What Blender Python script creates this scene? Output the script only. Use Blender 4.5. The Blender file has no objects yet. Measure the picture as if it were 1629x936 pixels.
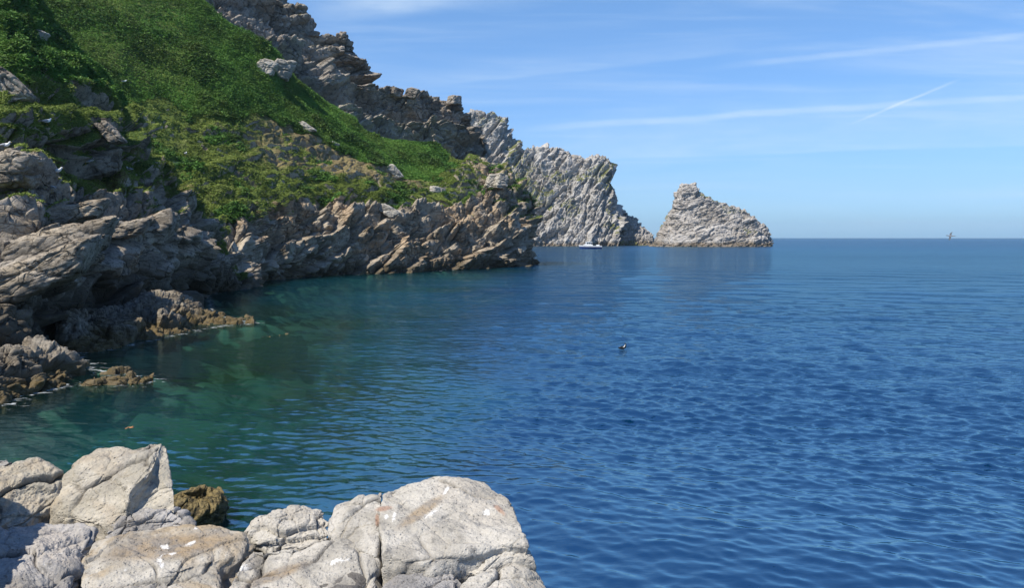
import bpy, math, random
import numpy as np
from mathutils import Vector, Matrix
from mathutils.bvhtree import BVHTree

# ------------------------------------------------------------------ camera, sky, sun, exposure
S = bpy.context.scene
C = S.collection
CAM_H, F, PW, PH, HOR = 4.5, 1300.0, 1629.0, 936.0, 378.0
PITCH = math.atan((PH / 2 - HOR) / F)
cam_d = bpy.data.cameras.new('camera'); cam = bpy.data.objects.new('camera', cam_d); C.objects.link(cam)
cam_d.sensor_width = 36; cam_d.lens = 36 * F / PW; cam_d.clip_end = 90000; cam_d.clip_start = 0.05
cam.location = (0, 0, CAM_H); cam.rotation_euler = (math.pi / 2 - PITCH, 0, 0)
S.camera = cam
SUN = Vector((-0.44, -0.36, 0.82)).normalized()
S.view_settings.view_transform = 'Standard'; S.view_settings.look = 'None'
S.view_settings.exposure = 0.35; S.view_settings.gamma = 1
S.cycles.use_denoising = True
S.cycles.max_bounces = 6; S.cycles.diffuse_bounces = 2; S.cycles.glossy_bounces = 3
S.cycles.transparent_max_bounces = 8; S.cycles.volume_bounces = 0
S.cycles.caustics_reflective = False; S.cycles.caustics_refractive = False

class NT:
    def __init__(s, tree): s.t = tree; s.n = tree.nodes; s.l = tree.links
    def node(s, ty, **kw):
        n = s.n.new(ty)
        for k, v in kw.items(): setattr(n, k, v)
        return n
    def put(s, sock, v):
        if isinstance(v, bpy.types.NodeSocket): s.l.new(v, sock)
        elif v is not None:
            if sock.type == 'RGBA' and len(v) == 3: v = (*v, 1)
            sock.default_value = v
    def math(s, op, a, b=None, c=None, clamp=False):
        n = s.node('ShaderNodeMath', operation=op, use_clamp=clamp)
        s.put(n.inputs[0], a); s.put(n.inputs[1], b); s.put(n.inputs[2], c)
        return n.outputs[0]
    def mix(s, f, a, b, mode='MIX'):
        n = s.node('ShaderNodeMix', data_type='RGBA', blend_type=mode)
        s.put(n.inputs[0], f); s.put(n.inputs[6], a); s.put(n.inputs[7], b)
        return n.outputs[2]
    def ramp(s, f, stops, interp='LINEAR'):
        n = s.node('ShaderNodeValToRGB'); r = n.color_ramp; r.interpolation = interp
        while len(r.elements) < len(stops): r.elements.new(0.5)
        for e, (p, c) in zip(r.elements, stops):
            e.position = p; e.color = (c, c, c, 1) if not hasattr(c, '__len__') else (*c[:3], 1)
        s.put(n.inputs[0], f); return n.outputs[0]
    def noise(s, vec, scale, detail=4, rough=0.55, dist=0.0):
        n = s.node('ShaderNodeTexNoise'); s.put(n.inputs['Vector'], vec)
        n.inputs['Scale'].default_value = scale; n.inputs['Detail'].default_value = detail
        n.inputs['Roughness'].default_value = rough; n.inputs['Distortion'].default_value = dist
        return n.outputs[0]
    def vor(s, vec, scale, feature='F1', rnd=1.0):
        n = s.node('ShaderNodeTexVoronoi', feature=feature); s.put(n.inputs['Vector'], vec)
        n.inputs['Scale'].default_value = scale; n.inputs['Randomness'].default_value = rnd
        return n.outputs
    def mapping(s, vec, rot=(0, 0, 0), scale=(1, 1, 1), loc=(0, 0, 0)):
        n = s.node('ShaderNodeMapping'); s.put(n.inputs[0], vec)
        n.inputs['Location'].default_value = loc; n.inputs['Rotation'].default_value = rot; n.inputs['Scale'].default_value = scale
        return n.outputs[0]
    def sstep(s, x, a, b):
        n = s.node('ShaderNodeMapRange', interpolation_type='SMOOTHSTEP')
        s.put(n.inputs[0], x); n.inputs[1].default_value = a; n.inputs[2].default_value = b
        return n.outputs[0]
    def attr(s, name):
        return s.node('ShaderNodeAttribute', attribute_name=name).outputs['Fac']

def make_world():
    w = bpy.data.worlds.new('World'); S.world = w; w.use_nodes = True
    k = NT(w.node_tree); k.n.clear()
    sky = k.node('ShaderNodeTexSky', sky_type='NISHITA', sun_disc=False)
    sky.sun_elevation = math.asin(SUN.z); sky.sun_rotation = math.atan2(SUN.x, SUN.y)
    sky.altitude = 0; sky.air_density = 1.0; sky.dust_density = 0.35; sky.ozone_density = 2.4
    tc = k.node('ShaderNodeTexCoord'); d = tc.outputs['Generated']
    sp = k.node('ShaderNodeSeparateXYZ'); k.l.new(d, sp.inputs[0])
    X, Y, Z = sp.outputs
    Z = k.math('ABSOLUTE', Z)
    cz = k.node('ShaderNodeCombineXYZ'); k.put(cz.inputs[0], X); k.put(cz.inputs[1], Y); k.put(cz.inputs[2], Z)
    k.l.new(cz.outputs[0], sky.inputs[0])
    ay = k.math('MAXIMUM', k.math('ABSOLUTE', Y), 0.15)
    u = k.math('DIVIDE', X, ay); v = k.math('DIVIDE', Z, ay)
    # near the horizon the clear air is less yellow than the model's
    tint = k.ramp(Z, [(0.0, (0.33, 0.56, 1.0)), (0.06, (0.40, 0.565, 0.85)), (0.27, (0.545, 0.72, 0.90)), (0.55, (0.42, 0.60, 0.82)), (0.9, (0.34, 0.52, 0.76))])
    base = k.mix(1.0, sky.outputs[0], tint, 'MULTIPLY')
    cv = k.node('ShaderNodeCombineXYZ'); k.put(cv.inputs[0], u); k.put(cv.inputs[1], v)
    uv = cv.outputs[0]
    # thin cirrus: streaks stretched along the wind
    st = k.mapping(uv, rot=(0, 0, math.radians(-5)), scale=(1.0, 9.0, 1))
    n1 = k.noise(st, 1.7, 6, 0.6, 0.6)
    n2 = k.noise(k.mapping(uv, rot=(0, 0, math.radians(-4)), scale=(1.0, 26, 1), loc=(3, 1, 0)), 2.4, 5, 0.62, 0.3)
    cir = k.math('ADD', k.math('MULTIPLY', k.sstep(n1, 0.42, 0.78), 0.30), k.math('MULTIPLY', k.sstep(n2, 0.5, 0.8), 0.16))
    total = k.math('MULTIPLY', cir, k.math('SUBTRACT', 1.0, k.math('MULTIPLY', k.sstep(Z, 0.32, 0.75), 0.85)))
    def uvp(px, py): return ((px - 814.5) / F, (HOR - py) / F)
    wob = k.math('MULTIPLY', k.math('SUBTRACT', k.noise(uv, 5, 3), 0.5), 0.012)
    def streak(p0, p1, w0, amp, fade=0.04, soft=None, seed=0, both=True):
        nonlocal total
        (x0, y0), (x1, y1) = uvp(*p0), uvp(*p1)
        L = math.hypot(x1 - x0, y1 - y0); dx, dy = (x1 - x0) / L, (y1 - y0) / L
        a = k.math('ADD', k.math('MULTIPLY', k.math('SUBTRACT', u, x0), dx), k.math('MULTIPLY', k.math('SUBTRACT', v, y0), dy))
        b = k.math('SUBTRACT', k.math('MULTIPLY', k.math('SUBTRACT', v, y0), dx), k.math('MULTIPLY', k.math('SUBTRACT', u, x0), dy))
        b = k.math('ADD', b, wob)
        if both:
            prof = k.math('SUBTRACT', 1.0, k.sstep(k.math('ABSOLUTE', b), w0 * 0.1, w0))
        else:   # sharp lower edge, soft upper side
            prof = k.math('MULTIPLY', k.sstep(b, -0.0015, 0.003), k.math('SUBTRACT', 1.0, k.sstep(b, 0.0, w0)))
        ends = k.math('MULTIPLY', k.sstep(a, 0, fade), k.math('SUBTRACT', 1.0, k.sstep(a, L - fade, L)))
        br = k.ramp(k.noise(k.mapping(uv, loc=(seed, seed * 2, 0), scale=(1, 4, 1)), 14, 4), [(0.3, 0.45), (0.65, 1)])
        total = k.math('ADD', total, k.math('MULTIPLY', k.math('MULTIPLY', prof, ends), k.math('MULTIPLY', br, amp)))
    streak((440, 40), (800, -8), 0.022, 0.42, 0.14, seed=1)
    streak((620, 150), (1260, 82), 0.034, 0.17, 0.15, seed=2, both=False)
    streak((1080, 118), (1720, 52), 0.006, 0.20, 0.12, seed=3)
    streak((760, 212), (1800, 146), 0.0065, 0.30, 0.2, seed=4)
    streak((760, 222), (1800, 156), 0.05, 0.15, 0.2, seed=7)
    streak((1335, 206), (1530, 124), 0.0026, 0.34, 0.05, seed=5)
    streak((780, 262), (1900, 226), 0.055, 0.20, 0.2, seed=6, both=False)
    streak((900, 370), (2200, 352), 0.012, 0.12, 0.2, seed=8)
    fac = k.math('MINIMUM', total, 0.85)
    fac = k.math('MULTIPLY', fac, k.sstep(Z, 0.0, 0.02))
    col = k.mix(fac, base, (4.1, 4.9, 5.7))
    bg = k.node('ShaderNodeBackground'); k.put(bg.inputs[0], col); bg.inputs[1].default_value = 0.15
    out = k.node('ShaderNodeOutputWorld'); k.l.new(bg.outputs[0], out.inputs[0])
make_world()
sd = bpy.data.lights.new('sun', 'SUN'); sd.energy = 5.0; sd.angle = math.radians(0.53); sd.color = (1, 0.93, 0.81)
so = bpy.data.objects.new('sun', sd); C.objects.link(so); so.rotation_euler = SUN.to_track_quat('Z', 'Y').to_euler()

# ------------------------------------------------------------------ helpers
def ray(px, py):
    cx, cy = (np.asarray(px, float) - 814.5) / F, (468 - np.asarray(py, float)) / F
    cp, spi = math.cos(PITCH), math.sin(PITCH)
    return cx, cp + cy * spi, -spi + cy * cp
def at(px, py, Y):
    a, b, c = ray(px, py); s = Y / b
    return np.array([a * s, Y, CAM_H + c * s])
def onz(px, py, z=0.0):
    a, b, c = ray(px, py); s = (z - CAM_H) / c
    return np.array([a * s, b * s, z])

def hsh(ix, iy, iz, seed):
    h = (ix.astype(np.uint32) * np.uint32(73856093)) ^ (iy.astype(np.uint32) * np.uint32(19349663)) ^ (iz.astype(np.uint32) * np.uint32(83492791)) ^ np.uint32((seed * 2654435761) & 0xffffffff)
    h ^= h >> np.uint32(13); h = h * np.uint32(1274126177); h ^= h >> np.uint32(16); h = h * np.uint32(2246822519); h ^= h >> np.uint32(13)
    return h
def u01(h): return (h & np.uint32(0xffffff)).astype(np.float32) / 16777215.0

def vnoise(P, seed=0):
    P = P.astype(np.float32); i = np.floor(P).astype(np.int32); f = P - i; f = f * f * f * (f * (f * 6 - 15) + 10)
    out = 0
    for dx in (0, 1):
        wx = f[:, 0] if dx else 1 - f[:, 0]
        for dy in (0, 1):
            wy = f[:, 1] if dy else 1 - f[:, 1]
            for dz in (0, 1):
                wz = f[:, 2] if dz else 1 - f[:, 2]
                out = out + wx * wy * wz * u01(hsh(i[:, 0] + dx, i[:, 1] + dy, i[:, 2] + dz, seed))
    return out * 2 - 1
def fbm(P, scale, octv=4, gain=0.5, seed=0):
    s, a, out, tot = 1.0 / scale, 1.0, 0, 0
    for o in range(octv):
        out = out + a * vnoise(P * s + 17.3 * o, seed + o); tot += a; a *= gain; s *= 2.03
    return out / tot
def rot(ax, ay, az):
    return np.array((Matrix.Rotation(math.radians(az), 3, 'Z') @ Matrix.Rotation(math.radians(ay), 3, 'Y') @ Matrix.Rotation(math.radians(ax), 3, 'X')))
def blocks(P, size, R=None, seed=0, tilt=0.6, warp=0.25, crack=0.5, cw=0.12):
    """fractured rock: every voronoi cell is a joint block, offset and tilted on its own, with open joints between; about -1..1"""
    Q = P @ R if R is not None else P
    Q = (Q / np.array(size)).astype(np.float32)
    if warp: Q = Q + warp * np.stack([fbm(Q, 1.7, 2, seed=seed + 50 + j) for j in range(3)], 1).astype(np.float32)
    i0 = np.floor(Q).astype(np.int32)
    n = len(Q); d1 = np.full(n, 9e9, np.float32); d2 = d1.copy(); hid = np.zeros(n, np.uint32); loc = np.zeros((n, 3), np.float32)
    for dx in (-1, 0, 1):
        for dy in (-1, 0, 1):
            for dz in (-1, 0, 1):
                ix, iy, iz = i0[:, 0] + dx, i0[:, 1] + dy, i0[:, 2] + dz
                h = hsh(ix, iy, iz, seed); h2 = hsh(ix, iy, iz, seed + 1); h3 = hsh(ix, iy, iz, seed + 2)
                v = np.stack([Q[:, 0] - ix - u01(h), Q[:, 1] - iy - u01(h2), Q[:, 2] - iz - u01(h3)], 1)
                w = v * v; dd = np.sqrt((w * w).sum(1))
                m = dd < d1
                d2 = np.where(m, d1, np.minimum(d2, dd)); d1 = np.where(m, dd, d1)
                hid = np.where(m, h ^ (h2 << np.uint32(3)), hid); loc[m] = v[m]
    r = u01(hid); g = np.stack([u01(hid * np.uint32(7919 + 2 * j)) - 0.5 for j in range(3)], 1)
    edge = np.sqrt(d2) - np.sqrt(d1)
    return (r - 0.5) + tilt * (g * loc).sum(1) * 2 - crack * np.clip(1 - edge / cw, 0, 1) ** 1.5, r, edge

def sm(x, a, b):
    t = np.clip((x - a) / (b - a), 0, 1); return t * t * (3 - 2 * t)
def terrace(P, R, T, lat, seed, warp=0.35, drop=0.2):
    """bedding: within each bed the face stands out more towards its top, then steps back to a flat ledge"""
    Q = P @ R
    q = Q[:, 2] / T + warp * fbm(Q, T * 2.2, 4, 0.5, seed=seed) + 0.9 * fbm(Q, lat * 2.5, 2, seed=seed + 3)
    i = np.floor(q); fr = q - i
    lx = Q[:, 0] / lat + 0.35 * fbm(Q, lat * 0.6, 2, seed=seed + 5) + u01(hsh(i.astype(np.int32), i.astype(np.int32) * 0, i.astype(np.int32) * 0, seed)) * 7
    ly = Q[:, 1] / lat + 0.35 * fbm(Q, lat * 0.6, 2, seed=seed + 6)
    r = u01(hsh(i.astype(np.int32), np.floor(lx).astype(np.int32), np.floor(ly).astype(np.int32), seed + 1))
    sh = np.where(fr < 1 - drop, fr / (1 - drop), 1 - sm(fr, 1 - drop, 1.0))
    return T * (sh - 0.45) * (0.35 + 0.9 * r) + T * 0.5 * (r - 0.5)

def smooth_interp(t, tk, vk):
    """monotone cubic through knots (no overshoot)"""
    tk = np.asarray(tk, float); vk = np.asarray(vk, float)
    h = np.diff(tk); d = np.diff(vk) / h; m = np.zeros(len(tk)); m[0], m[-1] = d[0], d[-1]
    for i in range(1, len(tk) - 1):
        m[i] = 0 if d[i - 1] * d[i] <= 0 else 2 * d[i - 1] * d[i] / (d[i - 1] + d[i])
    t = np.clip(t, tk[0], tk[-1]); i = np.clip(np.searchsorted(tk, t, 'right') - 1, 0, len(h) - 1)
    s = (t - tk[i]) / h[i]; s2, s3 = s * s, s ** 3
    return (2 * s3 - 3 * s2 + 1) * vk[i] + (s3 - 2 * s2 + s) * h[i] * m[i] + (-2 * s3 + 3 * s2) * vk[i + 1] + (s3 - s2) * h[i] * m[i + 1]

def rail(pts, ts):
    """pts: (px, py, Y or 'w' for the waterline [, t]); returns world points along ts"""
    W, T = [], []
    for p in pts:
        W.append(onz(p[0], p[1], 0) if p[2] == 'w' else at(p[0], p[1], p[2])); T.append(p[3] if len(p) > 3 else p[0])
    W = np.array(W)
    return np.stack([smooth_interp(ts, T, W[:, j]) for j in range(3)], 1)

def loft(rails, ts, counts):
    """rails[k]: n x 3 arrays; counts[k] rows between rail k and k+1"""
    R = np.array(rails); K = len(rails); vs = [np.linspace(k, k + 1, counts[k], endpoint=False) for k in range(K - 1)]
    vs = np.append(np.concatenate(vs), K - 1.0)
    i = np.clip(np.floor(vs).astype(int), 0, K - 2); s = (vs - i)[:, None, None]
    Pm = R[np.clip(i - 1, 0, K - 1)]; P0 = R[i]; P1 = R[i + 1]; P2 = R[np.clip(i + 2, 0, K - 1)]
    m0, m1 = (P1 - Pm) * 0.36, (P2 - P0) * 0.36
    G = (2 * s**3 - 3 * s**2 + 1) * P0 + (s**3 - 2 * s**2 + s) * m0 + (-2 * s**3 + 3 * s**2) * P1 + (s**3 - s**2) * m1
    return G, vs            # rows x cols x 3

def gnormals(G):
    du = np.gradient(G, axis=1); dv = np.gradient(G, axis=0)
    n = np.cross(du, dv); n /= np.linalg.norm(n, axis=2, keepdims=True) + 1e-9
    return n
def blur(A, k=3):
    for _ in range(k):
        for ax in (0, 1):
            B = np.pad(A, [(1, 1) if a == ax else (0, 0) for a in range(A.ndim)], mode='edge')
            sl = lambda o: tuple(slice(o, B.shape[ax] - 2 + o) if a == ax else slice(None) for a in range(A.ndim))
            A = 0.25 * B[sl(0)] + 0.5 * B[sl(1)] + 0.25 * B[sl(2)]
    return A

def mesh_np(name, V, Fq, mat=None, attrs=None, smooth=True, parent=None, link=True):
    V = np.ascontiguousarray(V, np.float32); Fq = np.ascontiguousarray(Fq, np.int32)
    me = bpy.data.meshes.new(name); n, k = Fq.shape
    me.vertices.add(len(V)); me.vertices.foreach_set('co', V.ravel())
    me.loops.add(n * k); me.loops.foreach_set('vertex_index', Fq.ravel())
    me.polygons.add(n); me.polygons.foreach_set('loop_start', np.arange(0, n * k, k, dtype=np.int32))
    me.polygons.foreach_set('use_smooth', np.full(n, smooth, dtype=bool))
    me.update(calc_edges=True)
    for a, v in (attrs or {}).items():
        at_ = me.attributes.new(a, 'FLOAT', 'POINT'); at_.data.foreach_set('value', np.ascontiguousarray(v, np.float32).ravel())
    if mat: me.materials.append(mat)
    o = bpy.data.objects.new(name, me)
    if link: C.objects.link(o)
    if parent: o.parent = parent
    return o
def grid_faces(r, c, flip=False):
    a = (np.arange(r - 1)[:, None] * c + np.arange(c - 1)[None]).ravel()
    f = np.stack([a, a + 1, a + c + 1, a + c], 1)
    return f[:, ::-1] if flip else f
def struct(o): o['kind'] = 'structure'; return o
def tag(o, label, cat, group=None):
    o['label'] = label; o['category'] = cat
    if group: o['group'] = group
    return o

# ------------------------------------------------------------------ materials
def new_mat(name):
    m = bpy.data.materials.new(name); m.use_nodes = True; k = NT(m.node_tree); k.n.clear()
    out = k.node('ShaderNodeOutputMaterial'); return m, k, out
def bsdf(k, out, col, rough=0.8, bump=None, spec=0.3, **kw):
    b = k.node('ShaderNodeBsdfPrincipled'); k.put(b.inputs['Base Color'], col); k.put(b.inputs['Roughness'], rough)
    b.inputs['Specular IOR Level'].default_value = spec
    for a, v in kw.items(): k.put(b.inputs[a], v)
    if bump is not None: k.l.new(bump, b.inputs['Normal'])
    k.l.new(b.outputs[0], out.inputs[0]); return b
def bump(k, h, dist, strength=1.0, normal=None):
    n = k.node('ShaderNodeBump'); n.inputs['Distance'].default_value = dist; n.inputs['Strength'].default_value = strength
    k.put(n.inputs['Height'], h)
    if normal is not None: k.l.new(normal, n.inputs['Normal'])
    return n.outputs[0]

def rock_mat(name, pale, mid, dark, warm, s=1.0, bed=(0, 0, 0), bedsc=(0.35, 0.35, 2.2), grass=(0.055, 0.095, 0.020), dry=(0.24, 0.19, 0.095),
             tide=1.3, bumpd=0.06, tidecol=(0.045, 0.04, 0.03), warmth=0.4, lichen=0.15, tide2=(0.13, 0.10, 0.055)):
    m, k, out = new_mat(name)
    g = k.node('ShaderNodeNewGeometry'); pos = g.outputs['Position']
    bp = k.mapping(pos, rot=bed, scale=bedsc)
    nb = k.noise(bp, 0.9 / s, 8, 0.62, 0.4)
    nm = k.noise(pos, 0.35 / s, 6, 0.6)
    nf = k.noise(pos, 3.4 / s, 8, 0.68)
    nff = k.noise(pos, 17 / s, 5, 0.7)
    col = k.mix(k.sstep(nb, 0.34, 0.62), mid, pale)
    col = k.mix(k.math('MULTIPLY', k.sstep(nm, 0.44, 0.64), warmth), col, warm)
    col = k.mix(k.math('MULTIPLY', k.sstep(nf, 0.50, 0.68), 0.8), col, dark)
    blk = k.attr('blk')
    col = k.mix(0.55, col, k.mix(1.0, col, k.ramp(blk, [(0, 0.55), (0.5, 1.0), (1, 1.25)]), 'MULTIPLY'))
    col = k.mix(k.math('MULTIPLY', k.sstep(k.noise(pos, 1.3 / s, 5, 0.6, 1.0), 0.60, 0.74), lichen), col, (0.42, 0.33, 0.12))
    col = k.mix(0.55, col, k.mix(1.0, col, k.ramp(nff, [(0.3, 0.45), (0.7, 1.5)]), 'MULTIPLY'))
    # joints: fine open fractures, wandering with the bedding
    wn = k.node('ShaderNodeTexNoise'); k.put(wn.inputs['Vector'], pos); wn.inputs['Scale'].default_value = 1.1 / s; wn.inputs['Detail'].default_value = 4
    wv = k.node('ShaderNodeVectorMath', operation='MULTIPLY_ADD'); k.l.new(wn.outputs['Color'], wv.inputs[0]); wv.inputs[1].default_value = (0.9 * s,) * 3; k.l.new(bp, wv.inputs[2])
    ck = 0.0
    for sc_, w_, am in ((0.55, 0.030, 0.9), (1.7, 0.04, 0.45)):
        e_ = k.vor(wv.outputs[0], sc_ / s, 'DISTANCE_TO_EDGE')[0]
        ck = k.math('MAXIMUM', ck, k.math('MULTIPLY', k.math('SUBTRACT', 1.0, k.sstep(e_, 0.0, w_)), am))
    ck = k.math('MULTIPLY', ck, k.sstep(nm, 0.42, 0.56))
    col = k.mix(k.math('MULTIPLY', ck, 0.6 if s < 4 else 0.35), col, (0.03, 0.026, 0.022))
    # tide band: black lichen and weed up to the high water mark
    sp = k.node('ShaderNodeSeparateXYZ'); k.l.new(pos, sp.inputs[0])
    zz = k.math('ADD', sp.outputs[2], k.math('MULTIPLY', k.math('SUBTRACT', nm, 0.5), -1.6 * tide))
    t = k.math('SUBTRACT', 1.0, k.sstep(zz, tide * 0.35, tide))
    tc = k.mix(k.sstep(nf, 0.42, 0.6), tidecol, tide2)
    col = k.mix(k.math('MULTIPLY', t, 0.85), col, tc)
    # grass on the ledges
    veg = k.attr('veg')
    vv = k.math('ADD', veg, k.math('MULTIPLY', k.math('SUBTRACT', nf, 0.5), 0.7))
    vf = k.sstep(vv, 0.44, 0.58)
    gc = k.mix(k.sstep(k.noise(pos, 0.9 / s, 6, 0.65), 0.38, 0.62), grass, (grass[0] * 2.6, grass[1] * 2.0, grass[2] * 2.0))
    gc = k.mix(k.math('MULTIPLY', k.attr('dry'), 0.85), gc, k.mix(k.sstep(nf, 0.42, 0.6), dry, (0.17, 0.115, 0.065)))
    gc = k.mix(k.sstep(nff, 0.5, 0.72), gc, (0.03, 0.045, 0.014))
    col = k.mix(vf, col, gc)
    hgt = k.math('ADD', k.math('MULTIPLY', nf, 0.6), k.math('ADD', k.math('MULTIPLY', nb, 1.3), k.math('MULTIPLY', nff, 0.22)))
    hgt = k.math('SUBTRACT', hgt, k.math('MULTIPLY', ck, 0.8))
    bsdf(k, out, col, 0.85, bump(k, hgt, bumpd * s, 1.0), 0.2)
    return m

# ------------------------------------------------------------------ landforms
TREES = {}
def cliff_surface(name, rails, t0, t1, ncol, counts, mat, disp, vegfn=None, edge_ts=None, structure=True, soften=0):
    ts = np.linspace(t0, t1, ncol) if edge_ts is None else edge_ts
    RR = [rail(r, ts) if isinstance(r, list) else r(ts) for r in rails]
    G, vs = loft(RR, ts, counts)
    N = blur(gnormals(G), 12); N /= np.linalg.norm(N, axis=2, keepdims=True) + 1e-9
    sh = G.shape; P = G.reshape(-1, 3); n = N.reshape(-1, 3)
    TT, VV = np.meshgrid(ts, vs); TT, VV = TT.ravel(), VV.ravel()
    P2, blk = disp(P, n, TT, VV)
    if soften: P2 = blur(P2.reshape(sh), soften).reshape(-1, 3)
    G2 = P2.reshape(sh); N2 = gnormals(G2)
    veg, dry = vegfn(P2, N2.reshape(-1, 3), TT, VV, blk) if vegfn else (np.zeros(len(P2)), np.zeros(len(P2)))
    fq = grid_faces(sh[0], sh[1])
    o = mesh_np(name, P2, fq, mat, {'blk': blk, 'veg': veg, 'dry': dry})
    if structure: struct(o)
    o['_tmp'] = 1; del o['_tmp']
    TREES.setdefault('all', []).append((P2, fq))
    return dict(o=o, P=P2, N=N2.reshape(-1, 3), n=n, T=TT, V=VV, veg=veg, dry=dry, shape=sh, fq=fq)

def offs(pts, dY, dz=None, dpx=0):
    """a rail made from another by moving it dY metres away and to height/shift dz"""
    def f(ts):
        W = rail(pts, ts); W = W.copy(); W[:, 1] += dY; W[:, 0] += dpx
        if dz is not None: W[:, 2] = dz if dz < 0.0 else W[:, 2] - dz
        return W
    return f



# --- A: near cliff on the left
bedA = rot(0, -24, 18)
A_w = [(-900, 760, 'w'), (-400, 700, 'w'), (0, 628, 'w'), (70, 590, 'w'), (130, 545, 'w'), (180, 520, 'w'), (230, 505, 'w'), (280, 488, 'w'), (330, 470, 'w'), (352, 466, 'w'), (385, 462, 'w')]
A_1 = [(-900, 560, 24), (-400, 520, 25), (0, 480, 28), (70, 470, 31.5), (130, 460, 38), (180, 455, 44.8), (230, 450, 49.6), (280, 440, 54.4), (325, 440, 59), (352, 445, 64), (385, 452, 70)]
A_2 = [(-900, 330, 28), (-400, 350, 30), (0, 375, 32), (70, 370, 34), (130, 362, 39), (180, 352, 44), (230, 350, 48.3), (280, 355, 52.8), (320, 375, 59), (352, 425, 66), (385, 450, 72)]
A_3 = [(-900, 240, 34), (-400, 260, 35), (0, 285, 36), (70, 295, 39), (130, 300, 44), (180, 298, 49), (230, 300, 53), (270, 312, 57), (310, 335, 61.5), (345, 400, 67), (385, 449, 73)]
A_4 = [(-900, 180, 36), (-400, 200, 38), (0, 250, 39.5), (40, 262, 41.5), (90, 275, 46), (130, 262, 50.5), (180, 262, 55), (215, 270, 57), (250, 288, 59), (305, 325, 62.5), (342, 390, 68), (385, 448, 74)]
A_5 = [(-900, 60, 42), (-400, 90, 41), (0, 200, 41.5), (60, 215, 44), (110, 200, 49), (150, 188, 53), (190, 188, 57.5), (222, 200, 60.5), (245, 262, 61.5), (300, 318, 64), (340, 385, 69), (385, 447, 75)]
A_6 = [(-900, -60, 46), (-400, 0, 46), (0, 110, 46.5), (60, 125, 49), (110, 132, 54), (150, 145, 59), (190, 160, 62), (218, 186, 64), (240, 246, 65), (296, 312, 66), (338, 380, 70), (385, 446, 76)]
A_7 = [(-900, -260, 58), (-400, -200, 58), (0, -70, 58), (50, -10, 60), (90, 30, 62), (130, 75, 64), (175, 128, 66), (212, 180, 67), (238, 244, 67.5), (294, 318, 68), (337, 390, 72), (385, 450, 78)]
A_8 = [(-900, -300, 70), (-400, -220, 70), (0, -90, 68), (50, 0, 70), (90, 60, 71), (130, 115, 72), (175, 175, 73), (212, 230, 73), (238, 290, 73), (294, 360, 73), (337, 430, 76), (385, 470, 81)]
def dispA(P, n, T, V):
    big, b1, e1 = blocks(P, (7.5, 5.0, 2.5), bedA, 11, 0.35, 0.25, 0.45, 0.10)
    med, b2, e2 = blocks(P, (2.6, 2.2, 1.9), bedA @ rot(25, 20, 0), 23, 0.4, 0.3, 0.9, 0.15)
    sml, b3, e3 = blocks(P, (0.9, 0.8, 0.6), bedA, 37, 0.6, 0.3, 0.8, 0.18)
    f = fbm(P, 0.6, 4, 0.55, seed=5)
    soft = sm(V, 5.8, 6.2)      # grassy bank above is smoother
    k = 1 - 0.35 * soft - 0.3 * sm(V, 6.8, 7.3)
    d = k * (1.6 * big + 0.6 * med + 0.17 * sml + 0.5 * terrace(P, bedA, 2.6, 4.5, 401) + 0.05 * terrace(P, bedA, 0.8, 1.8, 411)) + 0.07 * f + sm(V, 5.6, 6.2) * (0.7 * fbm(P, 2.2, 4, seed=66))
    return P + n * d[:, None], 0.5 * b1 + 0.35 * b2 + 0.15 * b3
def vegA(P, N, T, V, blk):
    f = fbm(P, 2.6, 4, seed=91); up = N[:, 2]
    bank = sm(V + 0.5 * f, 4.1, 4.6) * np.maximum(sm(up + 0.3 * fbm(P, 0.9, 3, seed=92), -0.3, 0.0) * sm(V, 5.6, 6.0), sm(up + 0.25 * fbm(P, 0.9, 3, seed=92), -0.05, 0.25))
    led = sm(V, 3.0, 3.6) * sm(up, 0.45, 0.8) * sm(f, -0.1, 0.25)
    v = np.clip(np.maximum(np.maximum(bank, led * 0.8), sm(V + 0.3 * f, 6.9, 7.2)), 0, 1)
    dry = sm(fbm(P, 3.5, 3, seed=70) + 0.55 * 0.8 * (1 - sm(V, 4.6, 5.1)), 0.15, 0.6)
    return v, dry
mA = rock_mat('rock_near', (0.37, 0.325, 0.265), (0.15, 0.128, 0.10), (0.040, 0.034, 0.027), (0.32, 0.245, 0.15), 1.0, tuple(math.radians(a) for a in (0, -24, 18)), (0.7, 0.7, 1.4), tide=3.4, bumpd=0.12, tide2=(0.085, 0.068, 0.045))
SA = cliff_surface('near_cliff', [offs(A_w, -1.5, -2.5), A_w, A_1, A_2, A_3, A_4, A_5, A_6, A_7, A_8], 0, 0, 0, [20, 130, 140, 100, 70, 80, 80, 110, 15],
                   mA, dispA, vegA, edge_ts=np.concatenate([np.linspace(-900, -60, 130, endpoint=False), np.linspace(-60, 385, 680)]), soften=1)

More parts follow.
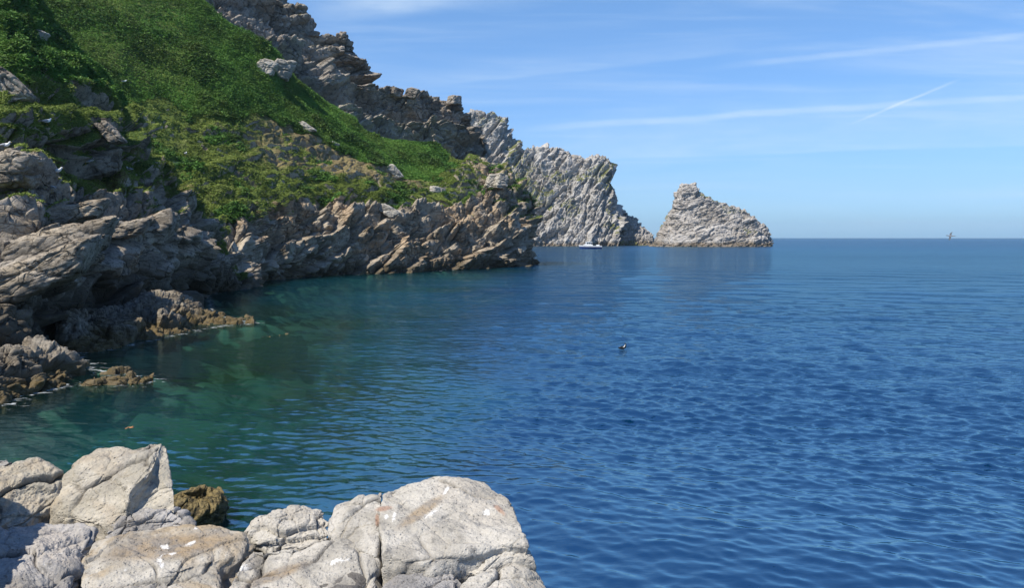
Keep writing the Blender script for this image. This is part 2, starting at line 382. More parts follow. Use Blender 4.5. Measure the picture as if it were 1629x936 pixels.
# --- reefs in front of it
def reef(name, wl, top, back, ncol, cnt, amp, seed, mat, base=None):
    def disp(P, n, T, V):
        a, b1, _ = blocks(P, (2.4, 1.8, 1.3), bedA, seed, 0.8, 0.3, 0.5, 0.14)
        m, b2, _ = blocks(P, (0.9, 0.8, 0.6), bedA, seed + 5, 0.8, 0.3, 0.5, 0.16)
        s_, b3, _ = blocks(P, (0.28, 0.24, 0.14), None, seed + 9, 0.7, 0.3, 0.4, 0.18)
        return P + n * (amp * (0.9 * a + 0.45 * m + 0.2 * s_) + 0.05 * fbm(P, 0.3, 3, seed=seed))[:, None], 0.5 * b1 + 0.3 * b2 + 0.2 * b3
    t0, t1 = wl[0][0], wl[-1][0]
    return cliff_surface(name, [offs(wl, -0.8, -1.2), wl, top, back, offs(back, 1.5, -1.5)], t0, t1, ncol, cnt, mat, disp)
mR = rock_mat('rock_reef', (0.25, 0.22, 0.175), (0.14, 0.12, 0.095), (0.035, 0.03, 0.024), (0.22, 0.165, 0.095), 0.7, tuple(math.radians(a) for a in (0, -24, 18)), (0.5, 0.5, 2.4), tide=0.75, bumpd=0.09, tidecol=(0.10, 0.07, 0.022), warmth=0.5)
reef('reef', [(90, 562, 'w'), (150, 560, 'w'), (200, 552, 'w'), (250, 541, 'w'), (300, 528, 'w'), (350, 520, 'w'), (402, 515, 'w')],
     [(90, 500, 34.5), (150, 500, 37), (200, 484, 40), (240, 468, 42.5), (285, 466, 45), (315, 484, 46), (350, 504, 46.5), (402, 511, 46.8)],
     [(90, 505, 37), (150, 505, 40), (200, 490, 43), (240, 476, 45), (285, 476, 47.5), (315, 492, 48.5), (350, 506, 48.5), (402, 511.5, 47.8)], 420, [12, 150, 50, 20], 0.5, 61, mR)
reef('reef', [(-60, 668, 'w'), (0, 648, 'w'), (30, 632, 'w'), (70, 624, 'w'), (110, 612, 'w'), (150, 612, 'w'), (200, 612, 'w'), (243, 606, 'w')],
     [(-60, 570, 22.5), (0, 560, 23.8), (30, 556, 24.6), (70, 556, 25.5), (105, 562, 26.5), (125, 588, 27), (160, 597, 26.8), (200, 601, 26.4), (243, 604, 26.0)],
     [(-60, 560, 24.5), (0, 558, 25.6), (30, 556, 26.4), (70, 558, 27.2), (105, 570, 28), (125, 590, 28), (160, 598, 27.6), (200, 601, 27), (243, 604, 26.3)], 360, [12, 130, 40, 20], 0.5, 83, mR)

# --- B: middle headland with the green slope
bedB = rot(0, -20, 25)
B_w = [(-900, 480, 60), (-200, 480, 62), (250, 468, 'w'), (340, 464, 'w'), (385, 461, 'w'), (405, 456, 'w'), (415, 448, 'w'), (460, 444, 'w'), (500, 440, 'w'), (600, 436, 'w'), (700, 431, 'w'), (780, 427, 'w'), (830, 424, 'w'), (862, 419, 'w')]
B_0 = [(-900, 430, 62), (-200, 430, 64), (250, 430, 68), (340, 420, 72), (370, 412, 74), (395, 425, 76), (410, 420, 82), (460, 408, 89), (500, 402, 95), (600, 400, 103), (700, 395, 113), (780, 390, 121), (830, 388, 127), (859, 405, 138)]
B_1 = [(-900, 390, 66), (-200, 390, 68), (250, 390, 72), (340, 378, 77), (370, 372, 79), (395, 370, 81), (410, 368, 86), (460, 345, 94), (500, 335, 99), (600, 348, 107), (700, 352, 118), (780, 345, 126), (825, 345, 132), (855, 385, 141)]
B_2 = [(-900, 350, 70), (-200, 350, 72), (250, 372, 75), (340, 358, 80), (370, 346, 83), (395, 338, 85), (410, 334, 88), (460, 322, 97), (500, 312, 103), (550, 316, 108), (600, 324, 112), (660, 330, 118), (700, 326, 123), (750, 316, 129), (790, 300, 134), (820, 312, 138), (850, 360, 143)]
B_3 = [(-900, 120, 80), (-200, 160, 84), (100, 230, 84), (250, 250, 88), (340, 262, 91), (400, 262, 97), (460, 262, 105), (500, 268, 110), (560, 285, 114), (600, 294, 118), (660, 306, 124), (700, 300, 129), (750, 284, 135), (790, 278, 138), (820, 298, 140.5), (848, 345, 145)]
B_4 = [(-900, -100, 92), (-200, 20, 94), (0, 60, 92), (100, 90, 93), (180, 130, 95), (250, 160, 99), (340, 178, 103), (400, 180, 109), (460, 196, 115), (520, 226, 119), (560, 246, 122), (600, 262, 125), (650, 284, 130), (700, 276, 135), (750, 268, 140), (790, 272, 141), (815, 290, 143), (845, 335, 147)]
B_5 = [(-900, -500, 125), (-200, -290, 120), (0, -190, 117), (100, -120, 115), (200, -64, 116), (310, 0, 118), (346, 31, 119), (401, 60, 121), (444, 90, 123), (465, 118, 125), (490, 142, 127), (515, 164, 129), (561, 190, 133), (591, 210, 136), (637, 221, 140), (693, 229, 144), (715, 250, 146), (750, 250, 148), (790, 268, 147), (812, 286, 147), (842, 325, 150)]
def B_back(ts):
    W = rail(B_5, ts).copy(); W[:, 1] += 12; W[:, 2] -= 3 + 14 * sm(ts, 715, 842); return W
def B_back2(ts):
    W = rail(B_5, ts).copy(); W[:, 1] += 26; W[:, 2] = W[:, 2] - 6 - 20 * sm(ts, 700, 800); W[:, 2] = np.where(ts > 760, -3, W[:, 2]); return W
def dispB(P, n, T, V):
    big, b1, _ = blocks(P, (11, 7, 3.6), bedB, 111, 0.35, 0.25, 0.5, 0.12)
    med, b2, _ = blocks(P, (3.6, 3.0, 2.4), bedB @ rot(25, 20, 0), 123, 0.4, 0.3, 0.9, 0.15)
    sml, b3, _ = blocks(P, (1.35, 1.2, 0.9), bedB, 137, 0.6, 0.3, 0.8, 0.18)
    f = fbm(P, 1.6, 5, 0.55, seed=7); L = fbm(P, 9, 3, seed=8)
    rock = 1 - sm(V, 3.7 + 0, 4.15)                         # below the grass line
    rock = np.maximum(rock, sm(T, 705, 745) * 0.8)
    ledge = sm(V, 3.7, 4.1) * (1 - sm(V, 5.7, 6.0))
    k = np.clip(rock + 0.30 * ledge, 0, 1)
    d = k * (1.7 * big + 0.8 * med + 0.27 * sml + 0.55 * terrace(P, bedB, 2.8, 6, 421) + 0.22 * terrace(P, bedB, 1.1, 3, 431)) + (1 - rock) * (1 - sm(V, 5.7, 6.0)) * 0.25 * terrace(P, rot(0, -10, 10), 2.4, 5, 441, 0.6) + 0.22 * f + (1 - rock) * ((1.3 - 0.45 * sm(V, 5.8, 6.1)) * L + (0.55 - 0.25 * sm(V, 5.8, 6.1)) * fbm(P, 2.6, 3, seed=18) + 0.5 * ledge * fbm(P * np.array([1, 1, 3.0]), 3, 3, seed=9))
    return P + n * d[:, None], 0.45 * b1 + 0.35 * b2 + 0.2 * b3
def vegB(P, N, T, V, blk):
    f = fbm(P, 5, 4, seed=191); up = N[:, 2]; f2 = fbm(P, 1.6, 3, seed=192)
    right = sm(T, 700, 800)
    g = sm(V + 0.3 * f, 3.55, 3.9) * sm(up + 0.3 * f2, 0.0, 0.32) * (1 - right * 0.8 * sm(f2, -0.35, 0.1))
    led = sm(V, 3.0, 3.5) * sm(up, 0.6, 0.85) * sm(f, 0.0, 0.3)
    v = np.clip(np.maximum(g, led), 0, 1)
    brk = sm(V, 5.9, 6.05) * (1 - sm(T, 690, 720)); v = np.maximum(v, brk)
    # worn, dry ground in a diagonal strip under the bracken
    cx = sm(T, 370, 450) * (1 - sm(T, 640, 740)); st = sm(V, 4.5, 5.2) * (1 - sm(V, 6.0, 6.1))
    dry = np.clip(cx * st * sm(f2 + f, -0.6, -0.05) + 0.25 * sm(f, 0.1, 0.4) + right * 0.3, 0, 1)
    return v, dry
mB = rock_mat('rock_middle', (0.40, 0.345, 0.27), (0.19, 0.16, 0.12), (0.05, 0.042, 0.032), (0.38, 0.26, 0.15), 2.0, tuple(math.radians(a) for a in (0, -28, 25)), (0.55, 0.55, 1.7), tide=1.6, bumpd=0.12, warmth=0.55)
SB = cliff_surface('headland_slope', [offs(B_w, -2, -2.5), B_w, B_0, B_1, B_2, B_3, B_4, B_5, B_back, B_back2], 0, 0, 0, [12, 90, 90, 70, 90, 90, 90, 14, 10],
                   mB, dispB, vegB, edge_ts=np.concatenate([np.linspace(-900, -60, 90, endpoint=False), np.linspace(-60, 300, 200, endpoint=False), np.linspace(300, 850, 720)]))

# --- C: crags above
bedC = rot(3, 3, 20)
C_b = [(200, -40, 122), (310, 30, 124), (401, 95, 127), (465, 150, 131), (490, 175, 134), (561, 225, 139), (637, 255, 145), (693, 265, 149), (720, 275, 151), (760, 300, 154), (790, 330, 158)]
C_0 = [(200, -90, 126), (310, -5, 128), (401, 45, 133), (444, 72, 136), (490, 125, 137), (530, 165, 140), (561, 185, 143), (637, 215, 149), (693, 222, 152), (722, 235, 154), (762, 268, 157), (786, 320, 160)]
C_1 = [(200, -140, 130), (310, -40, 132), (380, 10, 137), (440, 40, 140), (488, 90, 141), (530, 140, 143), (561, 160, 146), (600, 172, 149), (650, 182, 152), (700, 190, 155), (730, 205, 156), (762, 245, 158), (784, 300, 161)]
C_2 = [(200, -190, 134), (310, -90, 136), (380, -50, 141), (440, -18, 143), (480, 40, 144), (520, 80, 145), (560, 110, 148), (592, 140, 151), (640, 160, 153.5), (690, 165, 157), (725, 178, 158), (758, 225, 160), (782, 285, 162)]
C_t = [(200, -230, 140), (310, -120, 142), (400, -70, 144), (440, -40, 145), (457, 8, 146), (487, 16, 146), (494, 50, 147), (508, 60, 147), (548, 54, 148), (562, 70, 149), (578, 92, 150), (594, 120, 152), (598, 146, 153), (614, 154, 154), (640, 158, 155), (655, 149, 156), (692, 152, 158), (702, 164, 158), (722, 159, 159), (738, 176, 160), (756, 196, 161), (770, 230, 162), (780, 280, 163)]
def C_bk(ts):
    W = rail(C_t, ts).copy(); W[:, 1] += 14; W[:, 2] -= 9; return W
def C_bk2(ts):
    W = rail(C_t, ts).copy(); W[:, 1] += 40; W[:, 2] = np.where(ts > 740, -3, W[:, 2] - 30); return W
def dispC(P, n, T, V):
    big, b1, _ = blocks(P, (9, 7, 4.6), bedC, 211, 0.4, 0.22, 0.5, 0.10)
    med, b2, _ = blocks(P, (3.4, 2.8, 1.7), bedC, 223, 0.5, 0.3, 0.9, 0.15)
    sml, b3, _ = blocks(P, (1.3, 1.0, 0.75), bedC, 237, 0.6, 0.3, 0.8, 0.18)
    d = 1.6 * big + 0.8 * med + 0.40 * sml + (1 - 0.85 * sm(V, 3.3, 4.0)) * 0.7 * terrace(P, bedC, 6.5, 9, 451) + 0.4 * terrace(P, bedC, 2.2, 4.5, 461) + 0.2 * fbm(P, 1.5, 4, seed=3)
    return P + n * d[:, None], 0.45 * b1 + 0.35 * b2 + 0.2 * b3
def vegC(P, N, T, V, blk):
    f = fbm(P, 4, 4, seed=291); up = N[:, 2]
    return np.clip(sm(up, 0.55, 0.85) * sm(f, -0.05, 0.3) * 0.85, 0, 1), 0.4 + 0.5 * sm(f, 0, 0.5)
mC = rock_mat('rock_crag', (0.34, 0.31, 0.265), (0.20, 0.18, 0.155), (0.065, 0.06, 0.055), (0.30, 0.22, 0.16), 2.2, (0, 0, 0), (0.6, 0.6, 1.5), tide=0.5, bumpd=0.10, warmth=0.3)
SC = cliff_surface('crag', [C_b, C_0, C_1, C_2, C_t, C_bk, C_bk2], 200, 780, 620, [60, 90, 90, 110, 30, 20], mC, dispC, vegC)

# --- D: far headland, its seaward end, and the sea stack
def far_mat(name, bed, pale=(0.45, 0.43, 0.40), mid=(0.30, 0.285, 0.265)):
    return rock_mat(name, pale, mid, (0.10, 0.097, 0.095), (0.36, 0.29, 0.21), 5.0, tuple(math.radians(a) for a in bed), (0.4, 0.4, 2.0), tide=3.0, bumpd=0.12, warmth=0.25,
                    tidecol=(0.20, 0.16, 0.125), lichen=0.1)
def far_disp(bed, seed, sc, amp):
    R = rot(*bed)
    def disp(P, n, T, V):
        big, b1, _ = blocks(P, (24 * sc, 15 * sc, 7 * sc), R, seed, 0.8, 0.3, 0.5, 0.14)
        med, b2, _ = blocks(P, (10 * sc, 6 * sc, 3.0 * sc), R, seed + 12, 0.8, 0.35, 0.55, 0.16)
        sml, b3, _ = blocks(P, (3.2 * sc, 2.6 * sc, 1.7 * sc), R, seed + 24, 0.8, 0.3, 0.45, 0.18)
        d = amp * (3.0 * big + 1.7 * med + 0.9 * sml) + amp * (0.45 * terrace(P, R, 9 * sc, 20 * sc, seed + 40) + 0.45 * terrace(P, R, 3.6 * sc, 8 * sc, seed + 50)) + 0.5 * fbm(P, 4, 4, seed=seed)
        return P + n * d[:, None], 0.4 * b1 + 0.35 * b2 + 0.25 * b3
    return disp
def far_veg(seed, amt):
    def v(P, N, T, V, blk):
        f = fbm(P @ rot(0, -40, 10), 18, 4, seed=seed) ; return amt * sm(f, 0.0, 0.2) * sm(N[:, 2], 0.0, 0.35), 0.45 + 0 * f
    return v
bD = (0, -48, 12)
D_w = [(690, 392, 430), (780, 392, 425), (850, 392, 422), (900, 392, 420), (950, 392, 421), (985, 391.8, 424), (997, 391.7, 432)]
D_1 = [(690, 330, 440), (780, 335, 436), (850, 340, 434), (900, 345, 433), (950, 350, 432), (980, 360, 434), (996, 380, 438)]
D_2 = [(690, 270, 452), (780, 280, 448), (850, 290, 447), (900, 295, 446), (940, 300, 444), (970, 320, 443), (990, 362, 444)]
D_3 = [(690, 230, 462), (750, 225, 460), (790, 215, 460), (832, 255, 460), (872, 255, 459), (905, 262, 457), (945, 264, 454), (970, 285, 451), (988, 355, 449)]
D_t = [(690, 215, 472), (740, 190, 470), (757, 182, 470), (775, 178, 470), (792, 180, 470), (808, 200, 470), (822, 218, 470), (834, 238, 470), (850, 240, 470), (872, 231, 469), (880, 238, 468), (897, 240, 467), (908, 250, 466), (922, 247, 465), (945, 250, 463), (962, 246, 461), (973, 250, 459), (975, 285, 457), (982, 325, 455), (987, 352, 453)]
def bk(pts, dY, dz):
    def f(ts): W = rail(pts, ts).copy(); W[:, 1] += dY; W[:, 2] = np.maximum(W[:, 2] - dz, -4) if dz > 0 else dz; return W
    return f
cliff_surface('far_headland', [offs(D_w, -6, -4.0), D_w, D_1, D_2, D_3, D_t, bk(D_t, 25, 14), bk(D_t, 70, 90)], 690, 987, 520, [8, 90, 90, 90, 90, 25, 15], far_mat('rock_far', bD), far_disp(bD, 311, 1.0, 0.9), far_veg(5, 0.62))
D2_w = [(965, 391.5, 460), (1000, 391.5, 455), (1030, 391.5, 456), (1048, 391.3, 460)]
D2_1 = [(965, 370, 468), (1000, 370, 464), (1030, 378, 464), (1047, 388, 466)]
D2_t = [(965, 335, 482), (988, 336, 480), (1000, 344, 478), (1012, 350, 477), (1022, 360, 476), (1034, 370, 474), (1046, 385, 472)]
cliff_surface('seaward_rocks', [offs(D2_w, -6, -4.0), D2_w, D2_1, D2_t, bk(D2_t, 14, 8), bk(D2_t, 40, 60)], 965, 1046, 200, [6, 60, 60, 20, 10], far_mat('rock_far_end', bD, (0.34, 0.32, 0.30)), far_disp(bD, 341, 0.6, 0.45), far_veg(9, 0.7))
bE = (8, -12, 5)
E_w = [(1033, 392, 410), (1060, 392.6, 402), (1100, 392.8, 396), (1150, 392.8, 394), (1195, 392.6, 397), (1220, 392.3, 402), (1229, 392, 410)]
E_1 = [(1040, 388, 412), (1062, 370, 408), (1100, 355, 405), (1150, 358, 403), (1195, 364, 405), (1216, 372, 408), (1227, 386, 411)]
E_2 = [(1044, 382, 414), (1064, 355, 412), (1080, 335, 411), (1110, 322, 411), (1150, 335, 410), (1195, 348, 410), (1214, 360, 411), (1224, 378, 413)]
E_t = [(1045, 379, 418), (1056, 356, 418), (1066, 338, 418), (1073, 318, 418), (1080, 300, 418), (1088, 292, 418), (1104, 291, 418), (1113, 302, 418), (1126, 312, 418), (1145, 321, 418), (1165, 328, 418), (1182, 334, 418), (1197, 342, 417), (1208, 352, 417), (1219, 360, 416), (1223, 374, 416)]
SE = cliff_surface('sea_stack', [offs(E_w, -5, -4.0), E_w, E_1, E_2, E_t, bk(E_t, 10, 6), bk(E_t, 24, 20), bk(E_t, 32, 60)], 1033, 1228, 420, [8, 90, 80, 90, 20, 15, 10],
              far_mat('rock_stack', bE, (0.47, 0.44, 0.405), (0.31, 0.29, 0.265)), far_disp(bE, 417, 0.5, 0.42), far_veg(15, 0.6), structure=False)
tag(SE['o'], 'isolated pale grey sea stack with a knobbly peak rising from open water', 'sea stack')

# ------------------------------------------------------------------ water
SH = np.array([onz(*p[:2])[:2] for p in [(-400, 700), (0, 648), (30, 632), (70, 624), (110, 612), (150, 611), (200, 612), (243, 606), (130, 585), (130, 562), (150, 560), (200, 552), (250, 541), (300, 528), (350, 520), (402, 515), (340, 500), (330, 470), (385, 461), (405, 456), (415, 448), (460, 444), (500, 440), (600, 436), (700, 431), (780, 427), (830, 424), (862, 419)]]
             + [(-8.0, 7.5), (-3.2, 8.6), (-2.4, 8.6), (-1.0, 7.8), (0.6, 7.4), (1.2, 3)])
def shore_dist(xy):
    d = np.full(len(xy), 1e9, np.float32)
    for a, b in zip(SH[:-1], SH[1:]):
        if np.hypot(*(b - a)) > 40 or (abs(a[0] - SH[27][0]) < .01 and abs(a[1] - SH[27][1]) < .01): continue
        ab = b - a; t = np.clip(((xy - a) @ ab) / (ab @ ab), 0, 1)
        d = np.minimum(d, np.hypot(*(xy - (a + t[:, None] * ab)).T))
    return d
def project(P):
    """world -> photograph pixels, used only to give the sea bed its sand and weed patches where they lie"""
    x, y, z = P[:, 0], P[:, 1], P[:, 2] - CAM_H
    cp, s = math.cos(PITCH), math.sin(PITCH); fw = y * cp - z * s; up = y * s + z * cp
    return 814.5 + F * x / fw, 468 - F * up / fw
def make_water():
    rng = np.random.default_rng(4)
    dy = np.concatenate([np.linspace(2200, 900, 60, endpoint=False), np.linspace(900, 30, 960, endpoint=False), np.geomspace(30, 0.9, 120)])
    r = CAM_H * F / dy
    th = np.concatenate([np.linspace(-100, -36, 90, endpoint=False), np.linspace(-36, 36, 960, endpoint=False), np.linspace(36, 100, 90)]) * math.pi / 180
    Rr, Th = np.meshgrid(r, th, indexing='ij'); X, Y = (Rr * np.sin(Th)).ravel(), (Rr * np.cos(Th)).ravel(); rr = Rr.ravel()
    dr = np.gradient(r); dcell = np.maximum(dr[:, None] * np.ones_like(Th), Rr * 0.00132).ravel()
    P = np.stack([X, Y, 0 * X], 1)
    Z = np.zeros_like(X); DX = np.zeros_like(X); DY = np.zeros_like(X)
    sd_ = shore_dist(P[:, :2]); calm = 0.35 + 0.65 * sm(sd_, 2, 22)
    gust = 0.75 + 0.5 * fbm(P * np.array([1, 1, 1]), 26, 3, seed=77)
    px0, py0 = project(P + 0.0)
    bayc = 1 - 0.45 * (1 - sm(px0, 560, 900)) * sm(py0, 380, 440)
    bayc[Th.ravel() < -0.8] = 0.55
    lam = np.geomspace(0.19, 9.0, 110); wind = math.radians(250)
    for L in lam:
        kk = 2 * math.pi / L; a = wind + rng.normal(0, 0.46 if L < 3 else 0.3); ph = rng.uniform(0, 6.28)
        amp = L / 6.283 * float(np.interp(L, [0.2, 0.4, 0.7, 1.4, 3.0, 9.0], [0.095, 0.100, 0.060, 0.024, 0.011, 0.007]))
        f = amp * np.clip((L / dcell - 2.0) / 1.8, 0, 1)
        f = f * bayc * (calm * gust if L < 4 else 1)
        if L > 1.2: f = f * bayc
        m = f > 1e-6
        cx, cy = math.cos(a), math.sin(a)
        arg = kk * (cx * X[m] + cy * Y[m]) + ph
        # a slow wobble of phase keeps the crests short
        arg = arg + 1.25 * np.sin((X[m] * cy - Y[m] * cx) * kk * 0.21 + ph * 3)
        c, s_ = np.cos(arg), np.sin(arg)
        Z[m] += f[m] * c; DX[m] -= 0.75 * cx * f[m] * s_; DY[m] -= 0.75 * cy * f[m] * s_
    P[:, 0] += DX; P[:, 1] += DY; P[:, 2] = Z
    px, py = project(np.stack([X, Y, 0 * X], 1))
    clear = np.exp(-sd_ / 8.0) * 0.9 * (1 - sm(X, -2.6, -0.6))
    w2 = fbm(np.stack([X, Y, 0 * X], 1), 7, 3, seed=31)
    # edge of the shallow, sandy bay floor
    bx = np.interp(py, [378, 420, 440, 480, 560, 640, 760, 936, 1400], [700, 800, 860, 800, 760, 790, 700, 560, 300])
    bay = 1 - sm(px + 90 * w2, bx - 200, bx + 60)
    bay[(Th.ravel() < -0.9)] = 1
    patch = fbm(np.stack([X, Y, 0 * X], 1) * np.array([1, .55, 1]), 9, 4, seed=45)
    teal = np.clip(bay * (0.55 + 1.3 * patch) * (0.35 + 0.65 * sm(py, 450, 620)), 0, 1)
    weed = bay * sm(fbm(np.stack([X, Y, 0 * X], 1) * np.array([1, .5, 1]), 5, 4, seed=52) + 0.25 * np.exp(-sd_ / 8), 0.08, 0.38)
    fo = np.exp(-sd_ / 0.55)
    o = mesh_np('sea', P, grid_faces(len(r), len(th), flip=True), None, {'clear': clear, 'bay': bay, 'teal': teal, 'weed': weed, 'foam': fo, 'calm': calm})
    struct(o)
    m, k, out = new_mat('sea_water')
    g = k.node('ShaderNodeNewGeometry'); pos = g.outputs['Position']
    cd = k.node('ShaderNodeVectorMath', operation='LENGTH'); k.l.new(pos, cd.inputs[0]); dist = cd.outputs['Value']
    deep = (0.0005, 0.0155, 0.045)
    body = k.mix(k.attr('bay'), deep, (0.003, 0.036, 0.052))
    body = k.mix(k.attr('teal'), body, (0.005, 0.066, 0.074))
    body = k.mix(k.math('MULTIPLY', k.attr('weed'), 0.8), body, (0.010, 0.034, 0.028))
    # wavelets too small for the mesh
    mp = k.mapping(pos, rot=(0, 0, math.radians(22)), scale=(0.55, 1.3, 1))
    h1 = k.noise(mp, 7.0, 3, 0.55, 0.3); h2 = k.noise(mp, 1.9, 4, 0.6, 0.4); h3 = k.noise(mp, 0.45, 3, 0.55, 0.3)
    gust_ = k.ramp(k.noise(k.mapping(pos, scale=(0.25, 1, 1)), 0.03, 4, 0.6), [(0.35, 0.35), (0.65, 1)])
    h = k.math('ADD', k.math('MULTIPLY', h1, 0.028), k.math('ADD', k.math('MULTIPLY', h2, k.math('MULTIPLY', 0.20, k.sstep(dist, 14, 50))), k.math('MULTIPLY', h3, k.math('MULTIPLY', 0.55, k.sstep(dist, 70, 240)))))
    h = k.math('MULTIPLY', h, k.math('MULTIPLY', gust_, k.attr('calm')))
    nrm = bump(k, h, 1.0, 1.0)
    rough = k.math('ADD', 0.05, k.math('MULTIPLY', k.sstep(dist, 30, 600), 0.22))
    dif = k.node('ShaderNodeBsdfDiffuse'); k.put(dif.inputs[0], body)
    tr = k.node('ShaderNodeBsdfTransparent'); k.put(tr.inputs[0], (0.28, 0.55, 0.56))
    mx = k.node('ShaderNodeMixShader'); k.put(mx.inputs[0], k.attr('clear')); k.l.new(dif.outputs[0], mx.inputs[1]); k.l.new(tr.outputs[0], mx.inputs[2])
    gl = k.node('ShaderNodeBsdfGlossy'); gl.distribution = 'GGX'; k.put(gl.inputs[0], (0.64, 0.89, 0.98)); k.put(gl.inputs['Roughness'], rough); k.l.new(nrm, gl.inputs['Normal'])
    fr = k.node('ShaderNodeFresnel'); fr.inputs[0].default_value = 1.333; k.l.new(nrm, fr.inputs['Normal'])
    mx2 = k.node('ShaderNodeMixShader'); fm = k.math('MINIMUM', fr.outputs[0], 0.75); k.put(mx2.inputs[0], k.math('MULTIPLY', fm, k.math('ADD', 0.13, k.math('MULTIPLY', fm, 0.66)))); k.l.new(mx.outputs[0], mx2.inputs[1]); k.l.new(gl.outputs[0], mx2.inputs[2])
    fd = k.node('ShaderNodeBsdfDiffuse'); k.put(fd.inputs[0], (0.75, 0.8, 0.82))
    fn = k.noise(k.mapping(pos, scale=(0.6, 1.3, 1)), 3.2, 6, 0.65, 1.2)
    ff = k.math('MULTIPLY', k.sstep(k.math('ADD', fn, k.math('MULTIPLY', k.attr('foam'), 0.22)), 0.70, 0.80), k.sstep(k.attr('foam'), 0.05, 0.25))
    mx3 = k.node('ShaderNodeMixShader'); k.put(mx3.inputs[0], k.math('MULTIPLY', ff, 0.55)); k.l.new(mx2.outputs[0], mx3.inputs[1]); k.l.new(fd.outputs[0], mx3.inputs[2])
    k.l.new(mx3.outputs[0], out.inputs[0])
    o.data.materials.append(m)
    # sea bed under the shallows
    xs, ys = np.meshgrid(np.linspace(-60, 30, 300), np.linspace(0, 150, 420)); Q = np.stack([xs.ravel(), ys.ravel(), 0 * xs.ravel()], 1)
    sdq = shore_dist(Q[:, :2]); b_, bb, _ = blocks(Q, (1.6, 1.6, 1.6), None, 5, 0.8)
    Q[:, 2] = -0.35 - 0.28 * np.minimum(sdq, 18) + 0.4 * b_ + 0.3 * fbm(Q, 2, 3)
    Q[:, 2] = np.minimum(Q[:, 2], -0.15)
    ms, k, out = new_mat('seabed_weed')
    pos = k.node('ShaderNodeNewGeometry').outputs['Position']
    col = k.mix(k.sstep(k.noise(pos, 0.55, 6, 0.62, 0.8), 0.45, 0.56), (0.05, 0.042, 0.018), (0.46, 0.43, 0.26))
    bsdf(k, out, col, 0.9)
    struct(mesh_np('seabed', Q, grid_faces(420, 300), ms))
make_water()
#OBJECTS#
# ------------------------------------------------------------------ plants on the slopes
def leaf_mesh(name, P, Nn, size, n_per, seed, mat, tone, spread=0.5, up=0.5, elong=1.0, label=None, cat=None):
    rng = np.random.default_rng(seed)
    idx = np.repeat(np.arange(len(P)), n_per); m = len(idx)
    sz = (size if np.isscalar(size) else np.repeat(size, n_per)) * rng.uniform(0.6, 1.35, m)
    c = P[idx] + rng.normal(0, 1, (m, 3)) * (sz * spread)[:, None] * np.array([1, 1, 0.3]); c[:, 2] += sz * 0.15
    a = rng.uniform(0, 2 * math.pi, m); tilt = rng.uniform(0.0, 0.75, m)
    d = np.stack([np.cos(a) * np.cos(tilt), np.sin(a) * np.cos(tilt), np.sin(tilt) * up * 2], 1); d /= np.linalg.norm(d, axis=1, keepdims=True)
    w = np.cross(d, rng.normal(0, 1, (m, 3)) * 0.55 + np.array([0, 0, 1.0])); w /= np.linalg.norm(w, axis=1, keepdims=True) + 1e-6
    L = (sz * elong)[:, None]; W = (sz * 0.34)[:, None]
    nrm = np.cross(d, w)
    v0 = c - d * L * 0.5; v1 = c + w * W * 0.5 + d * L * 0.0 + nrm * L * 0.06; v2 = c + d * L * 0.5 - nrm * L * 0.08; v3 = c - w * W * 0.5 + nrm * L * 0.06
    V = np.stack([v0, v1, v2, v3], 1).reshape(-1, 3); Fq = np.arange(4 * m).reshape(m, 4)
    tn = np.repeat(np.clip((tone if np.isscalar(tone) else np.repeat(tone, n_per)) + rng.normal(0, 0.16, m), 0, 1), 4)
    o = mesh_np(name, V, Fq, mat, {'tone': tn}, smooth=False); o['kind'] = 'stuff'
    if label: o['label'] = label; o['category'] = cat
    return o
def leaf_mat(name, dark, mid, light):
    m, k, out = new_mat(name)
    pos = k.node('ShaderNodeNewGeometry').outputs['Position']
    col = k.ramp(k.attr('tone'), [(0.0, dark), (0.5, mid), (1.0, light)])
    col = k.mix(k.math('MULTIPLY', k.sstep(k.noise(pos, 0.16, 5, 0.65), 0.42, 0.62), 0.35), col, (0.16, 0.20, 0.045))
    b = k.node('ShaderNodeBsdfPrincipled'); k.put(b.inputs['Base Color'], col); b.inputs['Roughness'].default_value = 0.65; b.inputs['Specular IOR Level'].default_value = 0.2
    t = k.node('ShaderNodeBsdfTranslucent'); k.put(t.inputs[0], col)
    mx = k.node('ShaderNodeMixShader'); mx.inputs[0].default_value = 0.22; k.l.new(b.outputs[0], mx.inputs[1]); k.l.new(t.outputs[0], mx.inputs[2]); k.l.new(mx.outputs[0], out.inputs[0])
    return m
m_brk = leaf_mat('bracken_leaf', (0.03, 0.075, 0.015), (0.105, 0.235, 0.040), (0.175, 0.33, 0.065))
m_grs = leaf_mat('grass_blade', (0.07, 0.10, 0.022), (0.21, 0.28, 0.055), (0.32, 0.37, 0.10))
rngp = np.random.default_rng(8)
def pick(Sf, mask, n):
    i = np.nonzero(mask)[0]; return i[rngp.integers(0, len(i), n)]
brB = (SB['V'] > 5.93 + 0.30 * fbm(SB['P'], 3, 3, seed=88)) & (SB['V'] < 8.2) & (SB['T'] < 712) & (SB['T'] > -120)
i = pick(SB, brB, 160000)
leaf_mesh('bracken', SB['P'][i] + SB['n'][i] * 0.05, SB['n'][i], 0.27, 3, 1, m_brk, 0.55 + 0.75 * fbm(SB['P'][i], 2.4, 4, seed=301), label='dense green bracken covering the upper slope below the crags', cat='bracken')
hb = fbm(SB['P'], 4.5, 4, 0.55, seed=611)
i = pick(SB, brB & (hb > 0.17), 16000)
leaf_mesh('scrub', SB['P'][i] + np.array([0, 0, 0.25]), SB['n'][i], 0.42, 3, 14, m_brk, 0.12 + 0.5 * fbm(SB['P'][i], 1.6, 3, seed=604), label='darker scattered scrub standing up through the bracken of the upper slope', cat='scrub')
brA = (SA['V'] > 7.0 + 0.45 * fbm(SA['P'], 2, 3, seed=87)) & (SA['T'] > -120) & (SA['T'] < 215)
